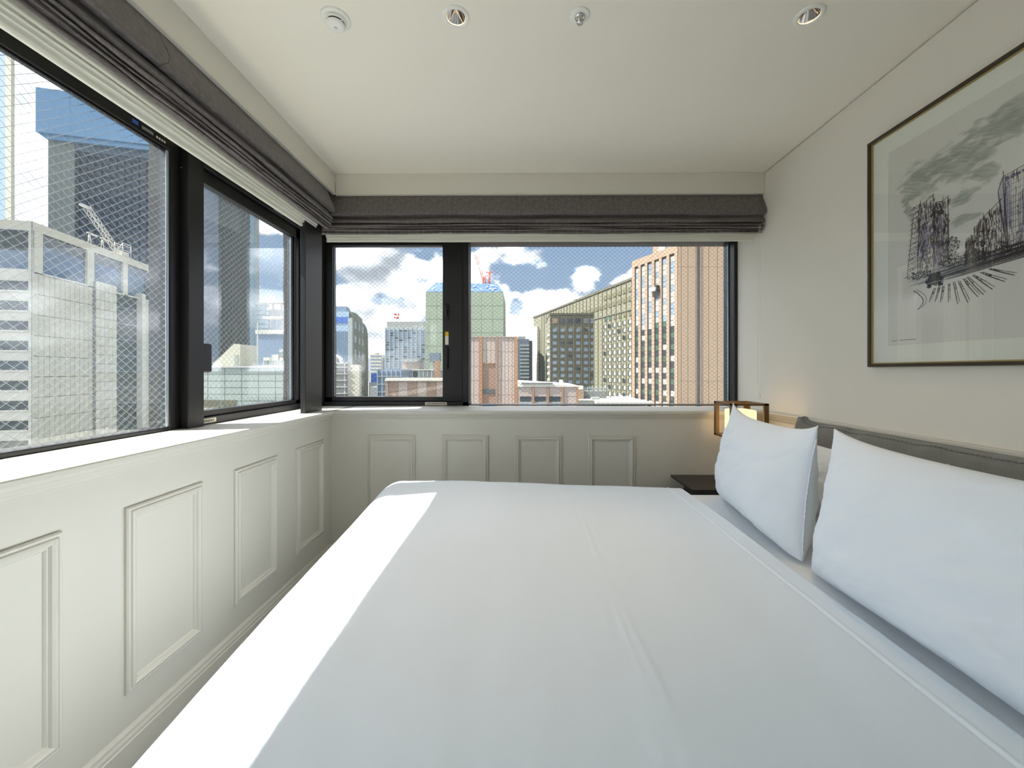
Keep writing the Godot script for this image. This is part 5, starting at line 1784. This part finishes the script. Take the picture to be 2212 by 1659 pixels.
	bx(e, "core", Vector3(0, 0, -14), Vector3(10.8, up(-1.7), -0.1), M.pink_beige)
	bx(e, "corner_pier", Vector3(0, 0, -14), Vector3(0.5, up(-1.35), 0.15), M.tan)
	prism(e, "coping", PackedVector2Array([Vector2(0, up(-1.7)), Vector2(0.15, up(-1.2)), Vector2(10.8, up(-1.2)), Vector2(10.8, up(-1.7))]), -1.0, 0.6, M.beige_light)
	for k in 6:
		bx(e, "wall_panel", Vector3(0.6 + 1.7 * k, up(-7), -0.15), Vector3(2.2 + 1.7 * k, up(-1.95), 0.0), M.pink_panel if k % 2 else M.brown_recess)
	var pt := house("rooftop_house", "beige rooftop house with three windows before the office slab", "building", -34.0, 110.0, -21.0, 110.0)
	bx(pt, "body", Vector3(0, 0, -8), Vector3(13, up(0.4), -0.1), M.concrete)
	bx(pt, "upper", Vector3(0.6, up(0.4), -6), Vector3(5.4, up(2.6), -0.8), M.pink_beige)
	prism(pt, "flared_top", PackedVector2Array([Vector2(0.9, up(2.6)), Vector2(0.2, up(3.5)), Vector2(5.8, up(3.5)), Vector2(5.1, up(2.6))]), -6.5, -0.5, M.concrete_dark)
	for k in 3:
		bx(pt, "window", Vector3(0.4 + 1.75 * k, up(-1.6), -0.1), Vector3(1.7 + 1.75 * k, up(0.0), 0.0), M.city_glass_dark)
		bx(pt, "window_post", Vector3(0.1 + 1.75 * k, up(-1.8), -0.1), Vector3(0.4 + 1.75 * k, up(0.4), 0.1), M.white_metal)
	bx(pt, "rail", Vector3(-0.5, up(0.3), -0.1), Vector3(13, up(0.55), 0.2), M.beige_light)
	for k in 6:
		bx(pt, "rail_post", Vector3(5.6 + 1.2 * k, up(-1.8), 0), Vector3(5.75 + 1.2 * k, up(0.4), 0.15), M.beige_light)
	bx(pt, "brown_wall", Vector3(9.9, up(-3.0), -0.1), Vector3(11.6, up(2.9), 0.3), M.brown_pier)
	bx(pt, "dark_room", Vector3(8.4, up(2.6), -3), Vector3(11.2, up(5.2), -1), M.slate)
	bx(pt, "room_leg", Vector3(9.3, up(0.4), -2.5), Vector3(9.6, up(2.6), -1.5), M.slate)
	var gl := house("blue_glass_block", "pale blue glass-fronted block left of the brown roof block", "building", -36.6, 100.0, -30.0, 100.0)
	bx(gl, "body", Vector3(0, 0, -9), Vector3(6.6, up(0.5), -0.1), M.city_glass_blue)
	for k in 6:
		bx(gl, "mullion", Vector3(0.1 + 1.2 * k, 0, -0.1), Vector3(0.3 + 1.2 * k, up(0.5), 0.1), M.blue_grey)
	for k in 4:
		bx(gl, "transom", Vector3(0, up(-1.4 - 2.0 * k), -0.1), Vector3(6.6, up(-1.2 - 2.0 * k), 0.12), M.concrete)
	var tp := house("tarp_site", "blue tarpaulin fence of a building site in the far gap", "fence", -78.0, 205.0, -68.0, 205.0)
	for k in 5:
		bx(tp, "tarpaulin", Vector3(2.0 * k, up(-6.0), -0.2), Vector3(2.0 * k + 1.94, up(-1.2), 0), M.tarp_blue)
	bx(tp, "plinth", Vector3(-1, 0, -6), Vector3(11, up(-5.8), 0.1), M.concrete_dark)
	var dk := house("dark_fence_block", "small dark block between the cream flank and blue glass", "building", -44.0, 115.0, -38.8, 115.0)
	bx(dk, "body", Vector3(0, 0, -6), Vector3(5.2, up(-4.6), 0), M.concrete_dark)
	bx(dk, "screen", Vector3(2.0, up(-4.6), -3), Vector3(5.2, up(-1.9), -2.8), M.slate)
